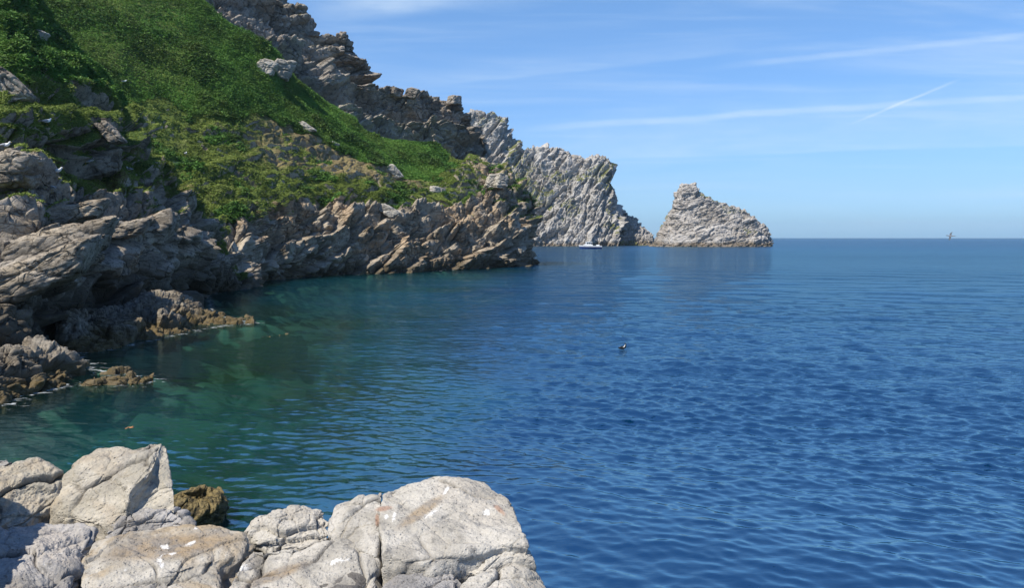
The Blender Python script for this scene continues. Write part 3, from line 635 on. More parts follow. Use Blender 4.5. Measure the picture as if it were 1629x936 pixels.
i = pick(SA, brA, 60000)
leaf_mesh('bracken', SA['P'][i], SA['n'][i], 0.24, 2, 2, m_brk, 0.40 + 0.7 * fbm(SA['P'][i], 1.6, 4, seed=302), label='darker bracken on the near slope at the left', cat='bracken')
gB = (SB['veg'] > 0.55) & (SB['V'] > 2.9) & ~brB & (SB['dry'] < 0.35 + 0.5 * rngp.random(len(SB['dry'])) ** 3) & (SB['T'] > 150)
shrub = fbm(SB['P'], 3.2, 4, seed=404)
i = pick(SB, gB & (shrub < 0.22), 75000)
leaf_mesh('grass', SB['P'][i], SB['n'][i], 0.22, 2, 3, m_grs, 0.5 + 0.6 * fbm(SB['P'][i], 3, 3, seed=303), elong=1.3, label='rough grass growing between the rock ledges of the headland', cat='grass')
i = pick(SB, gB & (shrub >= 0.24), 14000)
leaf_mesh('scrub', SB['P'][i] + np.array([0, 0, 0.15]), SB['n'][i], 0.40, 2, 4, m_brk, 0.25 + 0.5 * fbm(SB['P'][i], 1.6, 3, seed=304), label='low dark green scrub in clumps on the middle slope', cat='scrub')
gA = (SA['veg'] > 0.45) & ~brA & (SA['T'] > -100)
i = pick(SA, gA, 110000)
leaf_mesh('grass', SA['P'][i], SA['n'][i], 0.13, 2, 5, m_grs, 0.45 + 0.6 * fbm(SA['P'][i], 1.6, 3, seed=305), elong=1.4, label='grass tufts on the ledges above the near cliff', cat='grass')

# ------------------------------------------------------------------ foreground boulders
def fg_mat(name, pale=(0.50, 0.47, 0.415), mid=(0.35, 0.325, 0.28), dark=(0.13, 0.125, 0.12), stain=(0.42, 0.33, 0.22), amt=0.25, weedy=False):
    m, k, out = new_mat(name)
    pos = k.node('ShaderNodeNewGeometry').outputs['Position']
    obj = k.node('ShaderNodeTexCoord').outputs['Object']
    nb = k.noise(k.mapping(pos, rot=(0.2, -0.35, 0.5), scale=(1, 1, 2.2)), 1.6, 8, 0.6, 0.5)
    nm = k.noise(pos, 1.1, 5, 0.6, 0.6); nf = k.noise(pos, 9, 8, 0.7); ng = k.noise(pos, 55, 5, 0.72)
    col = k.mix(k.sstep(nb, 0.40, 0.58), mid, pale)
    col = k.mix(k.math('MULTIPLY', k.sstep(nm, 0.50, 0.62), amt * 2), col, stain)
    col = k.mix(k.math('MULTIPLY', k.sstep(k.noise(pos, 2.3, 6, 0.65, 0.8), 0.52, 0.66), 0.45), col, (0.20, 0.19, 0.18))
    col = k.mix(k.math('MULTIPLY', k.sstep(nf, 0.55, 0.70), 0.75), col, dark)
    pit = k.math('SUBTRACT', 1.0, k.sstep(k.vor(k.mapping(pos, scale=(1, 1, 1.3)), 26)[0], 0.02, 0.32))
    col = k.mix(k.math('MULTIPLY', k.math('MULTIPLY', pit, k.sstep(nm, 0.35, 0.6)), 0.35), col, dark)
    col = k.mix(0.6, col, k.mix(1.0, col, k.ramp(ng, [(0.32, 0.76), (0.66, 1.16)]), 'MULTIPLY'))
    col = k.mix(k.math('MULTIPLY', k.sstep(k.noise(pos, 4.2, 6, 0.7, 1.4), 0.66, 0.70), 0.8), col, (0.62, 0.61, 0.58))
    col = k.mix(k.math('MULTIPLY', k.sstep(k.math('ADD', k.attr('stain'), k.math('MULTIPLY', k.math('SUBTRACT', nf, 0.5), 0.5)), 0.35, 0.7), 0.75), col, k.mix(k.sstep(nf, 0.4, 0.6), (0.30, 0.215, 0.125), (0.22, 0.19, 0.16)))
    col = k.mix(k.math('MULTIPLY', k.sstep(k.math('ADD', k.attr('rust'), k.math('MULTIPLY', k.math('SUBTRACT', nf, 0.5), 0.8)), 0.4, 0.75), 0.6), col, (0.33, 0.16, 0.09))
    col = k.mix(k.math('MULTIPLY', k.sstep(k.math('ADD', k.attr('drop'), k.math('ADD', k.math('MULTIPLY', k.math('SUBTRACT', nf, 0.5), 2.2), k.math('MULTIPLY', k.math('SUBTRACT', ng, 0.5), 1.6))), 0.5, 0.8), 0.75), col, (0.82, 0.81, 0.79))
    # crack shade put into the colour: crevices go near black
    col = k.mix(k.math('MULTIPLY', k.attr('crev'), 0.8), col, (0.045, 0.042, 0.04))
    if weedy: col = k.mix(k.sstep(nf, 0.45, 0.56), (0.20, 0.15, 0.06), (0.055, 0.042, 0.016))
    hgt = k.math('ADD', k.math('MULTIPLY', nf, 0.55), k.math('ADD', k.math('MULTIPLY', ng, 0.16), k.math('MULTIPLY', pit, -0.18)))
    bsdf(k, out, col, 0.8 if not weedy else 0.45, bump(k, hgt, 0.055, 1.0), 0.25)
    return m
# where wear marks lie on the slabs: kind, place, extents, angle
MARKS = [('stain', 275, 870, 120, 22, 8), ('stain', 670, 815, 50, 10, 35), ('stain', 440, 915, 60, 10, 20), ('rust', 610, 810, 16, 5, 10), ('rust', 600, 828, 4, 12, 0), ('rust', 795, 812, 14, 5, -40),
         ('drop', 262, 871, 7, 3, 10), ('drop', 304, 865, 14, 3, 30), ('drop', 255, 893, 6, 7, 0), ('drop', 272, 882, 12, 2.5, 5), ('drop', 258, 900, 3, 7, -20), ('drop', 311, 842, 6, 3, 0),
         ('drop', 708, 783, 3, 9, -35), ('drop', 688, 815, 14, 4, 35), ('drop', 627, 822, 3, 9, -10), ('drop', 615, 822, 4, 4, 0), ('drop', 775, 816, 6, 6, 0), ('drop', 540, 893, 20, 6, 10), ('drop', 390, 905, 12, 6, 0)]
def boulder(name, label, cat, outline, zbase, R=0.10, dome=0.05, amp=0.05, seed=1, mat=None, n=420, world=False, cracks=1.0, group=None, rings=110, kind=None, flare=0.10, bs=0.55):
    O = np.array([(p if world else onz(*p)) for p in outline], float)
    # closed, slightly rounded outline
    O = np.vstack([O, O[:1]]); seg = np.linalg.norm(np.diff(O, axis=0), axis=1); s = np.concatenate([[0], np.cumsum(seg)]); u = np.linspace(0, s[-1], n, endpoint=False)
    E = np.stack([np.interp(u, s, O[:, j]) for j in range(3)], 1)
    for _ in range(int(n * 0.018)): E = 0.25 * np.roll(E, 1, 0) + 0.5 * E + 0.25 * np.roll(E, -1, 0)
    c = E.mean(0); rad = np.linalg.norm((E - c)[:, :2], axis=1).mean(); rho = min(R / rad, 0.6)
    rowsv = []
    for q in np.linspace(0.004, 1, rings): rowsv.append(('t', q))
    rows = []
    for _, q in rowsv:
        sc = q * (1 - rho); rows.append(np.column_stack([c[:2] + (E - c)[:, :2] * sc, c[2] + (E[:, 2] - c[2]) * sc + dome * (1 - q * q)]))
    for a in np.linspace(0, math.pi / 2, 26)[1:]:
        sc = 1 - rho * (1 - math.sin(a)); rows.append(np.column_stack([c[:2] + (E - c)[:, :2] * sc, c[2] + (E[:, 2] - c[2]) * sc - R * 0.9 * (1 - math.cos(a))]))
    e0 = rows[-1]; H = (e0[:, 2] - zbase)
    for q in np.linspace(0, 1, 70)[1:]:
        d = (E - c)[:, :2]; d = d / np.linalg.norm(d, axis=1, keepdims=True)
        rows.append(np.column_stack([e0[:, :2] + d * flare * (q ** 1.2), e0[:, 2] - H * q]))
    G = np.array(rows)[:, ::-1]; G = np.concatenate([G, G[:, :1]], 1)      # rows x (n+1)
    N = gnormals(G)
    N[:, 0] = N[:, -1] = (N[:, 0] + N[:, -1]) / 2
    sg = np.sign((N * (G - c)).sum(2).mean()); N = N * sg
    P = G.reshape(-1, 3); nn = N.reshape(-1, 3)
    b, _, e = blocks(P, (bs * 1.5, bs, bs * 0.55), rot(10, -25, 30), seed, 0.35, 0.45, 0.5, 0.09)
    b2, _, e2 = blocks(P, (bs * .4, bs * .32, bs * .2), rot(10, -25, 30), seed + 3, 0.4, 0.4, 0.35, 0.12)
    gate = sm(fbm(P, 0.7, 3, seed=seed + 7), -0.15, 0.3)
    bl = rot(20, -30, 35); st_ = fbm((P @ bl) * np.array([0.5, 0.5, 2.4]), 0.30, 5, 0.6, seed=seed + 12)
    bw, _, _ = blocks(P, (1.3, 0.9, 0.6), rot(-12, 20, 60), seed + 31, 0.9, 0.35, 0.35, 0.06)
    d = amp * (0.75 * b * cracks + 0.55 * bw + 0.35 * b2 * gate + 1.0 * fbm(P, 0.7, 3, seed=seed) + 0.8 * st_ + 0.35 * fbm(P, 0.10, 4, 0.65, seed=seed + 4))
    crev = np.clip(1 - e / 0.05, 0, 1) * sm(fbm(P, 0.5, 2, seed=seed + 8), -0.1, 0.25) * min(cracks, 1)
    d = d - crev * amp * 0.5
    P = P + nn * d[:, None]
    fq = grid_faces(G.shape[0], G.shape[1], flip=(sg < 0))
    at_ = {'crev': crev}
    qx, qy = project(P)
    for kn in ('stain', 'rust', 'drop'):
        v = np.zeros(len(P))
        for (kk_, mx_, my_, rx_, ry_, an_) in MARKS:
            if kk_ != kn: continue
            ca, sa = math.cos(math.radians(an_)), math.sin(math.radians(an_)); ddx, ddy = qx - mx_, -(qy - my_)
            v = np.maximum(v, 1 - np.sqrt(((ddx * ca + ddy * sa) / rx_) ** 2 + ((-ddx * sa + ddy * ca) / ry_) ** 2) * 0.55)
        at_[kn] = np.where(P[:, 1] > 1, np.clip(v, 0, 1), 0)
    o = mesh_np(name, P, fq, mat, at_)
    if kind: o['kind'] = kind
    else: tag(o, label, cat, group)
    return o
m_f1 = fg_mat('pale_rock', stain=(0.47, 0.42, 0.35), amt=0.2)
m_f2 = fg_mat('stained_rock', stain=(0.36, 0.28, 0.18), amt=0.45)
m_f3 = fg_mat('warm_rock', pale=(0.50, 0.46, 0.385), mid=(0.36, 0.33, 0.27), stain=(0.38, 0.31, 0.22), amt=0.3)
m_f4 = fg_mat('grey_rock', pale=(0.42, 0.40, 0.38), mid=(0.25, 0.24, 0.23), amt=0.1)
m_wd = fg_mat('weedy_rock', weedy=True)
m_dk = fg_mat('dark_rock', pale=(0.20, 0.185, 0.16), mid=(0.12, 0.11, 0.10), amt=0.2)
BO = 'boulders'
boulder('rock_ledge', None, None, [(-7.5, 8.6, 1.7), (-4.6, 8.3, 1.8), (-3.4, 8.0, 1.8), (-2.95, 7.6, 1.75), (-2.8, 6.7, 1.6), (-2.0, 6.3, 1.6), (-1.5, 6.2, 1.7), (-1.0, 6.5, 1.7), (-0.55, 6.9, 1.8), (-0.1, 6.85, 1.8), (0.02, 6.2, 1.8), (0.12, 5.2, 1.8), (0.3, 3.5, 1.9), (0.9, 1.5, 2.2), (1.6, -1, 2.6), (0.5, -4, 2.8), (-5, -5, 3.0), (-11, -2, 3.0), (-12, 5, 2.2)], -2.2, 0.25, 0.0, 0.12, 5, m_dk, world=True, kind='structure', n=700)
boulder('boulder', 'largest pale flat-topped boulder at the water edge, rust mark on its left corner', 'boulder',
        [(603, 812, 2.23), (604, 783, 2.28), (640, 771, 2.31), (680, 763, 2.33), (735, 760, 2.34), (772, 768, 2.31), (800, 784, 2.28), (818, 806, 2.25), (836, 845, 2.2), (842, 866, 2.17), (800, 868, 2.14), (740, 880, 2.12), (680, 892, 2.10), (640, 890, 2.10), (612, 880, 2.12), (602, 845, 2.18)], 0.2, 0.035, 0.015, 0.05, 11, m_f1, n=600, rings=160, cracks=0.5)
boulder('boulder', 'small pale block joined to the left side of the largest flat boulder', 'boulder',
        [(522, 822, 2.12), (536, 802, 2.18), (565, 794, 2.2), (607, 780, 2.27), (609, 812, 2.22), (605, 850, 2.15), (598, 880, 2.08), (560, 876, 2.05), (524, 862, 2.05)], 0.2, 0.045, 0.04, 0.05, 12, m_f1)
boulder('boulder', 'narrow wedge of rock between two dark cracks below the flat boulder', 'boulder',
        [(735, 902, 2.0), (745, 893, 2.03), (800, 874, 2.08), (842, 872, 2.1), (852, 890, 2.06), (800, 896, 2.02), (760, 912, 1.99)], 0.2, 0.04, 0.02, 0.03, 13, m_f1, bs=0.3)
boulder('boulder', 'pale rounded boulder in the lower right corner of the rocks', 'boulder',
        [(735, 925, 1.98), (760, 915, 2.0), (800, 900, 2.02), (848, 893, 2.0), (862, 915, 1.95), (884, 960, 1.88), (900, 1010, 1.84), (820, 1020, 1.86), (735, 1010, 1.9)], 0.1, 0.06, 0.03, 0.05, 14, m_f1)
boulder('boulder', 'low lichened boulder under the flat boulder, right of the long crack', 'boulder',
        [(606, 925, 2.0), (625, 905, 2.03), (670, 898, 2.04), (715, 900, 2.02), (733, 915, 2.0), (730, 960, 1.93), (720, 1010, 1.9), (620, 1015, 1.9), (600, 960, 1.95)], 0.2, 0.08, 0.04, 0.05, 15, m_f4)
boulder('boulder', 'whitish knobbly boulder standing behind the middle rocks by the notch', 'boulder',
        [(398, 850, 2.0), (405, 835, 2.04), (430, 822, 2.08), (470, 808, 2.12), (510, 812, 2.12), (522, 828, 2.08), (525, 852, 2.02), (480, 866, 1.97), (420, 866, 1.97)], 0.2, 0.05, 0.03, 0.07, 16, m_f1, bs=0.4)
boulder('boulder', 'broad middle boulder with grey hollow left of the long crack', 'boulder',
        [(362, 925, 1.92), (375, 895, 1.97), (400, 868, 2.02), (470, 866, 2.04), (530, 858, 2.06), (575, 864, 2.06), (600, 885, 2.02), (598, 930, 1.95), (590, 1000, 1.88), (470, 1010, 1.86), (355, 1000, 1.86)], 0.2, 0.06, 0.03, 0.06, 17, m_f1, n=520, rings=140)
boulder('boulder', 'long brown-stained slab with white bird droppings', 'boulder',
        [(124, 925, 1.95), (128, 885, 2.02), (150, 858, 2.07), (200, 848, 2.08), (255, 838, 2.1), (340, 832, 2.1), (392, 846, 2.08), (396, 862, 2.04), (382, 884, 2.0), (350, 900, 1.96), (352, 950, 1.9), (350, 1010, 1.86), (230, 1015, 1.86), (120, 1010, 1.9)], 0.2, 0.06, 0.02, 0.05, 18, m_f2, n=560, rings=150, cracks=0.6)
boulder('boulder', 'rough grey cap rock at the top of the stained slab', 'boulder',
        [(168, 846, 2.06), (180, 822, 2.12), (215, 808, 2.16), (262, 808, 2.16), (296, 822, 2.12), (308, 836, 2.08), (250, 842, 2.05), (205, 850, 2.04)], 0.6, 0.06, 0.03, 0.06, 19, m_f4, bs=0.3)
boulder('boulder', 'half-shadowed boulder in the lower left corner', 'boulder',
        [(-120, 870, 2.1), (-60, 840, 2.15), (0, 828, 2.18), (60, 822, 2.18), (120, 818, 2.18), (160, 830, 2.14), (150, 855, 2.08), (125, 885, 2.02), (120, 950, 1.92), (110, 1010, 1.88), (-120, 1010, 1.9)], 0.2, 0.12, 0.06, 0.07, 20, m_f4, n=520, rings=130)
boulder('boulder', 'broad pale slab with a diagonal crack on its right, beside the green water', 'boulder',
        [(82, 808, 2.15), (84, 790, 2.2), (100, 756, 2.35), (125, 733, 2.45), (160, 712, 2.53), (195, 709, 2.55), (215, 712, 2.55), (240, 702, 2.59), (258, 703, 2.59), (238, 742, 2.5), (209, 775, 2.38), (198, 812, 2.2), (183, 832, 2.12), (130, 828, 2.1)], 0.3, 0.045, 0.02, 0.05, 21, m_f3, cracks=0.6)
boulder('boulder', 'triangular block right of the diagonal crack, overlooking the water', 'boulder',
        [(237, 746, 2.49), (256, 706, 2.58), (264, 706, 2.57), (268, 722, 2.52), (271, 750, 2.42), (277, 785, 2.3), (278, 812, 2.18), (240, 828, 2.1), (196, 828, 2.12), (206, 780, 2.36)], 0.0, 0.035, 0.02, 0.04, 22, m_f3, cracks=0.4)
boulder('boulder', 'fractured brownish boulder at the left edge beside the pointed slab', 'boulder',
        [(-90, 760, 2.4), (-40, 735, 2.45), (0, 735, 2.44), (30, 745, 2.4), (45, 732, 2.45), (72, 730, 2.46), (92, 748, 2.4), (96, 775, 2.3), (80, 800, 2.18), (40, 822, 2.12), (-90, 850, 2.1)], 0.3, 0.09, 0.04, 0.09, 23, m_f3, bs=0.4)
boulder('boulder', 'small dark knob of rock at the left edge above the water', 'boulder',
        [(-40, 745, 2.35), (-10, 730, 2.45), (12, 730, 2.46), (24, 740, 2.42), (20, 756, 2.3), (-20, 762, 2.25)], 0.6, 0.05, 0.02, 0.05, 24, m_f4, bs=0.25)
boulder('boulder', 'upright grey rock beyond the left edge, shading the lower left boulder', 'boulder',
        [(-5.9, 4.6, 3.6), (-4.25, 4.75, 3.2), (-4.15, 5.5, 3.25), (-4.35, 6.3, 3.2), (-5.2, 6.6, 3.5), (-6.2, 5.8, 3.6)], 0.5, 0.3, 0.1, 0.12, 25, m_f4, world=True)
c0 = onz(317, 830, 0)
boulder('boulder', 'round brown seaweed-covered boulder standing in the water behind the slabs', 'boulder',
        [(c0[0] + 0.40 * math.cos(a) * (1 + 0.12 * math.sin(3 * a)), c0[1] + 0.55 * math.sin(a), 0.45 + 0.05 * math.sin(2 * a)) for a in np.linspace(0, 2 * math.pi, 14, endpoint=False)], -0.8, 0.24, 0.10, 0.13, 26, m_wd, world=True, bs=0.35)
c1 = onz(378, 806, 0)
boulder('sunken_rock', 'weedy rock just under the surface right of the round boulder', 'boulder',
        [(c1[0] + 0.75 * math.cos(a) * (1 + 0.2 * math.sin(3 * a + 1)), c1[1] + 1.1 * math.sin(a), -0.24 + 0.06 * math.sin(2 * a)) for a in np.linspace(0, 2 * math.pi, 14, endpoint=False)], -1.6, 0.3, 0.05, 0.16, 27, m_wd, world=True, bs=0.35)
for (px_, py_, w_, h_, lab) in [(448, 533, 1.0, -0.14, 'brown rock barely awash off the tip of the long reef'), (425, 536, 0.9, -0.22, 'submerged brown rock between the reef tip and the awash rock')]:
    c2 = onz(px_, py_, 0)
    boulder('awash_rock', lab, 'rock', [(c2[0] + w_ * math.cos(a), c2[1] + 1.1 * math.sin(a), h_ + 0.05 * math.sin(2 * a)) for a in np.linspace(0, 2 * math.pi, 12, endpoint=False)], -1.2, 0.25, 0.04, 0.16, 28 + int(px_ > 430), m_wd, world=True, n=160, rings=40, bs=0.5)

# bird droppings: thin splashes of white lying on the slab surfaces
# ------------------------------------------------------------------ loose blocks on the headland
def hit(Sf, px, py, tol=2.5):
    qx, qy = project(Sf['P']); m = (abs(qx - px) < tol) & (abs(qy - py) < tol) & (Sf['P'][:, 1] > 1)
    if not m.any(): return None
    i = np.nonzero(m)[0]; j = i[np.argmin(Sf['P'][i, 1])]; return Sf['P'][j]
def free_block(label, p, size, rotd, seed, mat, cat='boulder'):
    n, mrow = 160, 100; th = np.linspace(0, 2 * math.pi, n, endpoint=False); ph = np.linspace(0, math.pi, mrow)
    T, Pp = np.meshgrid(th, ph); D = np.stack([np.cos(T) * np.sin(Pp), np.sin(T) * np.sin(Pp), np.cos(Pp)], 2)
    D = D / (np.abs(D) ** 7).sum(2, keepdims=True) ** (1 / 7)
    Q = (D * np.array(size) / 2).reshape(-1, 3)
    z = Q[:, 2] / size[2]; Q[:, 0] += 0.25 * size[0] * z; Q[:, 1] *= 1 - 0.2 * z
    k1 = float(min(size)) ; b, b1, _ = blocks(Q + seed * 7.3, (k1 * 1.1, k1 * .9, k1 * .6), None, seed, 0.5, 0.35, 0.8, 0.12)
    b2, _, _ = blocks(Q + seed * 3.3, (k1 * .45, k1 * .35, k1 * .25), None, seed + 2, 0.6, 0.35, 0.8, 0.16)
    nn = Q / np.array(size); nn = np.sign(nn) * np.abs(nn) ** 3; nn /= np.linalg.norm(nn, axis=1, keepdims=True) + 1e-9
    Q = Q + nn * (k1 * (0.10 * b + 0.05 * b2 + 0.05 * fbm(Q + seed, k1 * .5, 4)))[:, None]
    Q = Q @ rot(*rotd).T
    Q = Q.reshape(mrow, n, 3); Q = np.concatenate([Q, Q[:, :1]], 1); b1 = b1.reshape(mrow, n)
    o = mesh_np('boulder', Q.reshape(-1, 3), grid_faces(mrow, n + 1, flip=True), mat, {'blk': np.concatenate([b1, b1[:, :1]], 1).ravel()})
    o.location = p; return tag(o, label, cat)
m_pb = rock_mat('pale_block', (0.46, 0.43, 0.37), (0.30, 0.28, 0.24), (0.10, 0.09, 0.08), (0.38, 0.31, 0.21), 1.0, tide=0.1, warmth=0.25, lichen=0.1)
for (px_, py_, size, rd, lab) in [
    (491, 197, (2.3, 1.6, 1.0), (0, 35, 0), 'white elongated boulder lying in the bracken edge on the slope'),
    (631, 268, (2.6, 1.5, 1.3), (10, 48, 20), 'tilted pale slab at the lower bracken edge'),
    (535, 225, (1.3, 1.0, 0.9), (10, 20, 20), 'small pale stone on the bare brown earth'),
    (428, 104, (2.6, 2.0, 2.2), (0, 15, 10), 'pale square outcrop block poking out of the upper bracken'),
    (452, 112, (3.2, 2.6, 3.0), (5, 8, 30), 'grey outcrop block right of the pale square one in the upper bracken'),
    (783, 287, (2.6, 2.2, 2.4), (0, 4, 10), 'square pale block crowning the end of the headland'),
    (799, 290, (2.0, 2.2, 2.4), (0, 4, 30), 'narrower pale block at the very end of the headland crown'),
    (697, 299, (2.6, 1.8, 1.4), (0, 10, 40), 'flat grey block in the grass left of the headland crown'),
    (615, 332, (2.8, 2.0, 1.3), (0, 30, 0), 'dark wedge-shaped block above the middle of the rocky shore'),
    (657, 148, (2.4, 2.0, 2.0), (0, 10, 0), 'loose boulder balanced on the crag skyline'),
    (504, 54, (1.6, 1.4, 1.0), (0, 5, 0), 'small stone resting on the crag step against the sky'),
    (632, 151, (2.4, 2.0, 1.7), (0, 12, 50), 'rounded stone left of the balanced boulder on the skyline'),
    (722, 163, (2.4, 2.0, 1.7), (0, -6, 50), 'rounded stone near the right end of the crag skyline')]:
    srf = SC if (py_ < 170 and px_ > 495) else SB
    p = hit(srf, px_, py_ + 4, 4)
    if p is None: p = hit(srf, px_, py_ + 9, 6)
    if p is None: print('no hit', lab); continue
    free_block(lab, p + np.array([0, 0, size[2] * (0.30 if py_ < 170 and px_ > 495 else 0.2)]), size, rd, int(px_), m_pb if srf is SB else mC)
for (px_, py_, size, rd, lab) in [
    (66, 55, (1.0, 0.8, 0.6), (0, 20, 0), 'small white stone in the dark bracken at the upper left'),
    (14, 138, (2.2, 1.6, 1.4), (0, 50, 20), 'grey slanting outcrop at the left edge below the bracken'),
    (12, 280, (2.6, 2.2, 1.5), (0, 0, 10), 'yellow-lichened square block at the left edge above the cliff'),
    (155, 270, (3.2, 1.8, 1.5), (0, -18, 20), 'pale pointed block on the grassy ledge of the near cliff'),
    (180, 210, (1.7, 1.2, 0.8), (0, 50, 10), 'grey slab leaning on the green bank'),
    (120, 345, (2.8, 2.2, 0.8), (0, -14, 20), 'flat pale slab on the upper step of the near cliff'),
    (190, 368, (3.2, 2.6, 0.9), (0, -10, 20), 'broad pale slab at the brow of the near cliff'),
    (95, 400, (4.2, 3.0, 1.3), (0, -16, 20), 'thick grey slab sloping down the near cliff'),
    (40, 455, (5.2, 3.4, 1.3), (0, -22, 20), 'longest smooth slab low on the near cliff')]:
    p = hit(SA, px_, py_, 4)
    if p is None: print('no hit', lab); continue
    free_block(lab, p + np.array([0, 0, size[2] * 0.1]), size, rd, int(px_) + 3, m_pb if size[0] < 1.5 else mA)

# ------------------------------------------------------------------ small creatures, boat
def simple_mat(name, col, rough=0.5, spec=0.4, var=0.1):
    m, k, out = new_mat(name)
    n = k.noise(k.node('ShaderNodeTexCoord').outputs['Object'], 6, 4)
    c = k.mix(1.0, col, k.ramp(n, [(0.3, 1 - var), (0.7, 1 + var)]), 'MULTIPLY')
    bsdf(k, out, c, rough, None, spec); return m
def tube(pts, rad, n=14, squash=None):
    """closed tapered body along pts with radii; returns verts, quads"""
    pts = np.array(pts, float); K = len(pts); tan = np.gradient(pts, axis=0); tan /= np.linalg.norm(tan, axis=1, keepdims=True) + 1e-9
    V = []
    for i in range(K):
        a = np.cross(tan[i], [0, 0, 1.0]);
        if np.linalg.norm(a) < 0.2: a = np.cross(tan[i], [0, 1.0, 0])
        a /= np.linalg.norm(a); b = np.cross(a, tan[i]); r = rad[i]; ra, rb = (r if np.ndim(r) else (r, r))
        for j in range(n):
            t = 2 * math.pi * j / n; V.append(pts[i] + a * ra * math.cos(t) + b * rb * math.sin(t))
    V = np.array(V); f = []
    for i in range(K - 1):
        for j in range(n): f.append((i * n + j, i * n + (j + 1) % n, (i + 1) * n + (j + 1) % n, (i + 1) * n + j))
    V = np.vstack([V, pts[0], pts[-1]]); a0, a1 = len(V) - 2, len(V) - 1
    for j in range(n): f.append((a0, (j + 1) % n, j, j)); f.append((a1, (K - 1) * n + j, (K - 1) * n + (j + 1) % n, (K - 1) * n + (j + 1) % n))
    return V, f
def mesh_list(name, lst, mat, parent=None, smooth=True):
    V, Fs, o = [], [], 0
    for v, f in lst:
        V.extend(map(tuple, v)); Fs.extend([tuple(dict.fromkeys(i + o for i in q)) for q in f]); o += len(v)
    me = bpy.data.meshes.new(name); me.from_pydata(V, [], Fs); me.materials.append(mat); me.validate()
    for p in me.polygons: p.use_smooth = smooth
    ob = bpy.data.objects.new(name, me); C.objects.link(ob)
    if parent: ob.parent = parent
    return ob
def empty(name, loc, label, cat, group=None):
    e = bpy.data.objects.new(name, None); C.objects.link(e); e.location = loc; e.empty_display_size = 0.2; return tag(e, label, cat, group)
white, lgrey, dgrey, black, yel = simple_mat('white_feather', (0.78, 0.78, 0.76)), simple_mat('grey_feather', (0.30, 0.32, 0.35)), simple_mat('dark_feather', (0.06, 0.065, 0.07)), simple_mat('black_feather', (0.012, 0.012, 0.014)), simple_mat('yellow_bill', (0.6, 0.38, 0.05))
def gull():
    e = empty('gull', (0, 0, 0), '', 'gull')
    bd = mesh_list('body', [tube([(-0.22, 0, 0.17), (-0.15, 0, 0.19), (-0.05, 0, 0.20), (0.06, 0, 0.215), (0.13, 0, 0.25), (0.16, 0, 0.29), (0.175, 0, 0.325), (0.20, 0, 0.33), (0.225, 0, 0.325)], [0.012, 0.04, 0.072, 0.078, 0.055, 0.036, 0.035, 0.03, 0.012])], white, e)
    for s in (-1, 1):
        mesh_list('wing', [tube([(-0.30, 0.015 * s, 0.185), (-0.18, 0.05 * s, 0.205), (-0.04, 0.066 * s, 0.225), (0.08, 0.055 * s, 0.225)], [(0.006, 0.006), (0.018, 0.03), (0.022, 0.05), (0.014, 0.03)])], lgrey, e)
        mesh_list('leg', [tube([(0.01, 0.03 * s, 0.14), (0.0, 0.03 * s, 0.0), (0.04, 0.035 * s, 0.0)], [0.006, 0.005, 0.008])], yel, e)
    mesh_list('bill', [tube([(0.22, 0, 0.326), (0.25, 0, 0.322), (0.27, 0, 0.314)], [0.010, 0.008, 0.002])], yel, e)
    return e
def copy_tree(o, par=None):
    c = o.copy(); C.objects.link(c); c.parent = par
    for ch in o.children: copy_tree(ch, c)
    return c
g0 = gull(); used = False
for (px_, py_, az, sc, lab) in [(95, 277, 20, 1.2, 'white gull on the grass in front of the dark ledge'), (85, 303, 150, 1.2, 'white gull on the yellowish rock edge below the others'), (141, 264, 200, 1.15, 'left one of two gulls side by side on the pointed block'),
        (148, 262, 10, 1.15, 'right one of two gulls side by side on the pointed block'), (11, 259, 30, 1.2, 'white gull on the square block at the left edge'), (79, 200, 60, 1.2, 'white gull on a dark ledge under the green bank'),
        (14, 240, 0, 1.1, 'white gull in the shadow of the cliff at the left edge'), (173, 204, 120, 1.2, 'white gull on the green bank by the leaning slab'), (299, 244, 90, 1.4, 'white gull on a rock in the scrub beyond the gully'),
        (200, 130, 45, 1.3, 'lone white gull high up in the dark bracken'), (210, 272, 160, 1.2, 'white gull at the right end of the grassy ledge'), (233, 361, 30, 1.1, 'white gull on the pale brow of the near cliff')]:
    p = hit(SA, px_, py_ + 2, 3)
    if p is None: p = hit(SB, px_, py_ + 2, 3)
    if p is None: print('no gull', lab); continue
    o = g0 if not used else copy_tree(g0); used = True
    o.location = p + np.array([0, -0.1, 0.03]); o.rotation_euler = (0, 0, math.radians(az)); o.scale = (sc,) * 3
    o['label'] = lab; o['category'] = 'gull'; o['group'] = 'gulls resting on the cliff'

# bird in flight over the horizon
p = at(1512.5, 375.5, 75)
e = empty('flying_bird', p, 'dark seabird gliding low over the horizon with wings spread', 'seabird')
mesh_list('body', [tube([(-0.42, 0, 0.04), (-0.36, 0, 0.045), (-0.30, 0, 0.04), (-0.22, 0, 0.01), (-0.08, 0, -0.01), (0.10, 0, -0.01), (0.24, 0, 0.0), (0.44, 0, 0.0)], [0.008, 0.022, 0.034, 0.045, 0.065, 0.06, 0.035, 0.02])], lgrey, e)
mesh_list('tail', [tube([(0.22, 0, 0.0), (0.34, 0, 0.0), (0.48, 0, 0.005)], [(0.03, 0.015), (0.05, 0.01), (0.05, 0.006)])], dgrey, e)
mesh_list('wing', [tube([(-0.02, 0, 0.02), (0.04, 0.12, 0.16), (0.12, 0.20, 0.24), (0.24, 0.26, 0.33), (0.33, 0.28, 0.37)], [(0.07, 0.02), (0.08, 0.018), (0.065, 0.014), (0.045, 0.01), (0.01, 0.004)])], dgrey, e)
mesh_list('wing', [tube([(-0.06, 0, -0.02), (-0.12, -0.12, -0.12), (-0.17, -0.20, -0.22), (-0.24, -0.28, -0.34), (-0.29, -0.30, -0.41)], [(0.07, 0.02), (0.08, 0.018), (0.065, 0.014), (0.045, 0.01), (0.01, 0.004)])], dgrey, e)
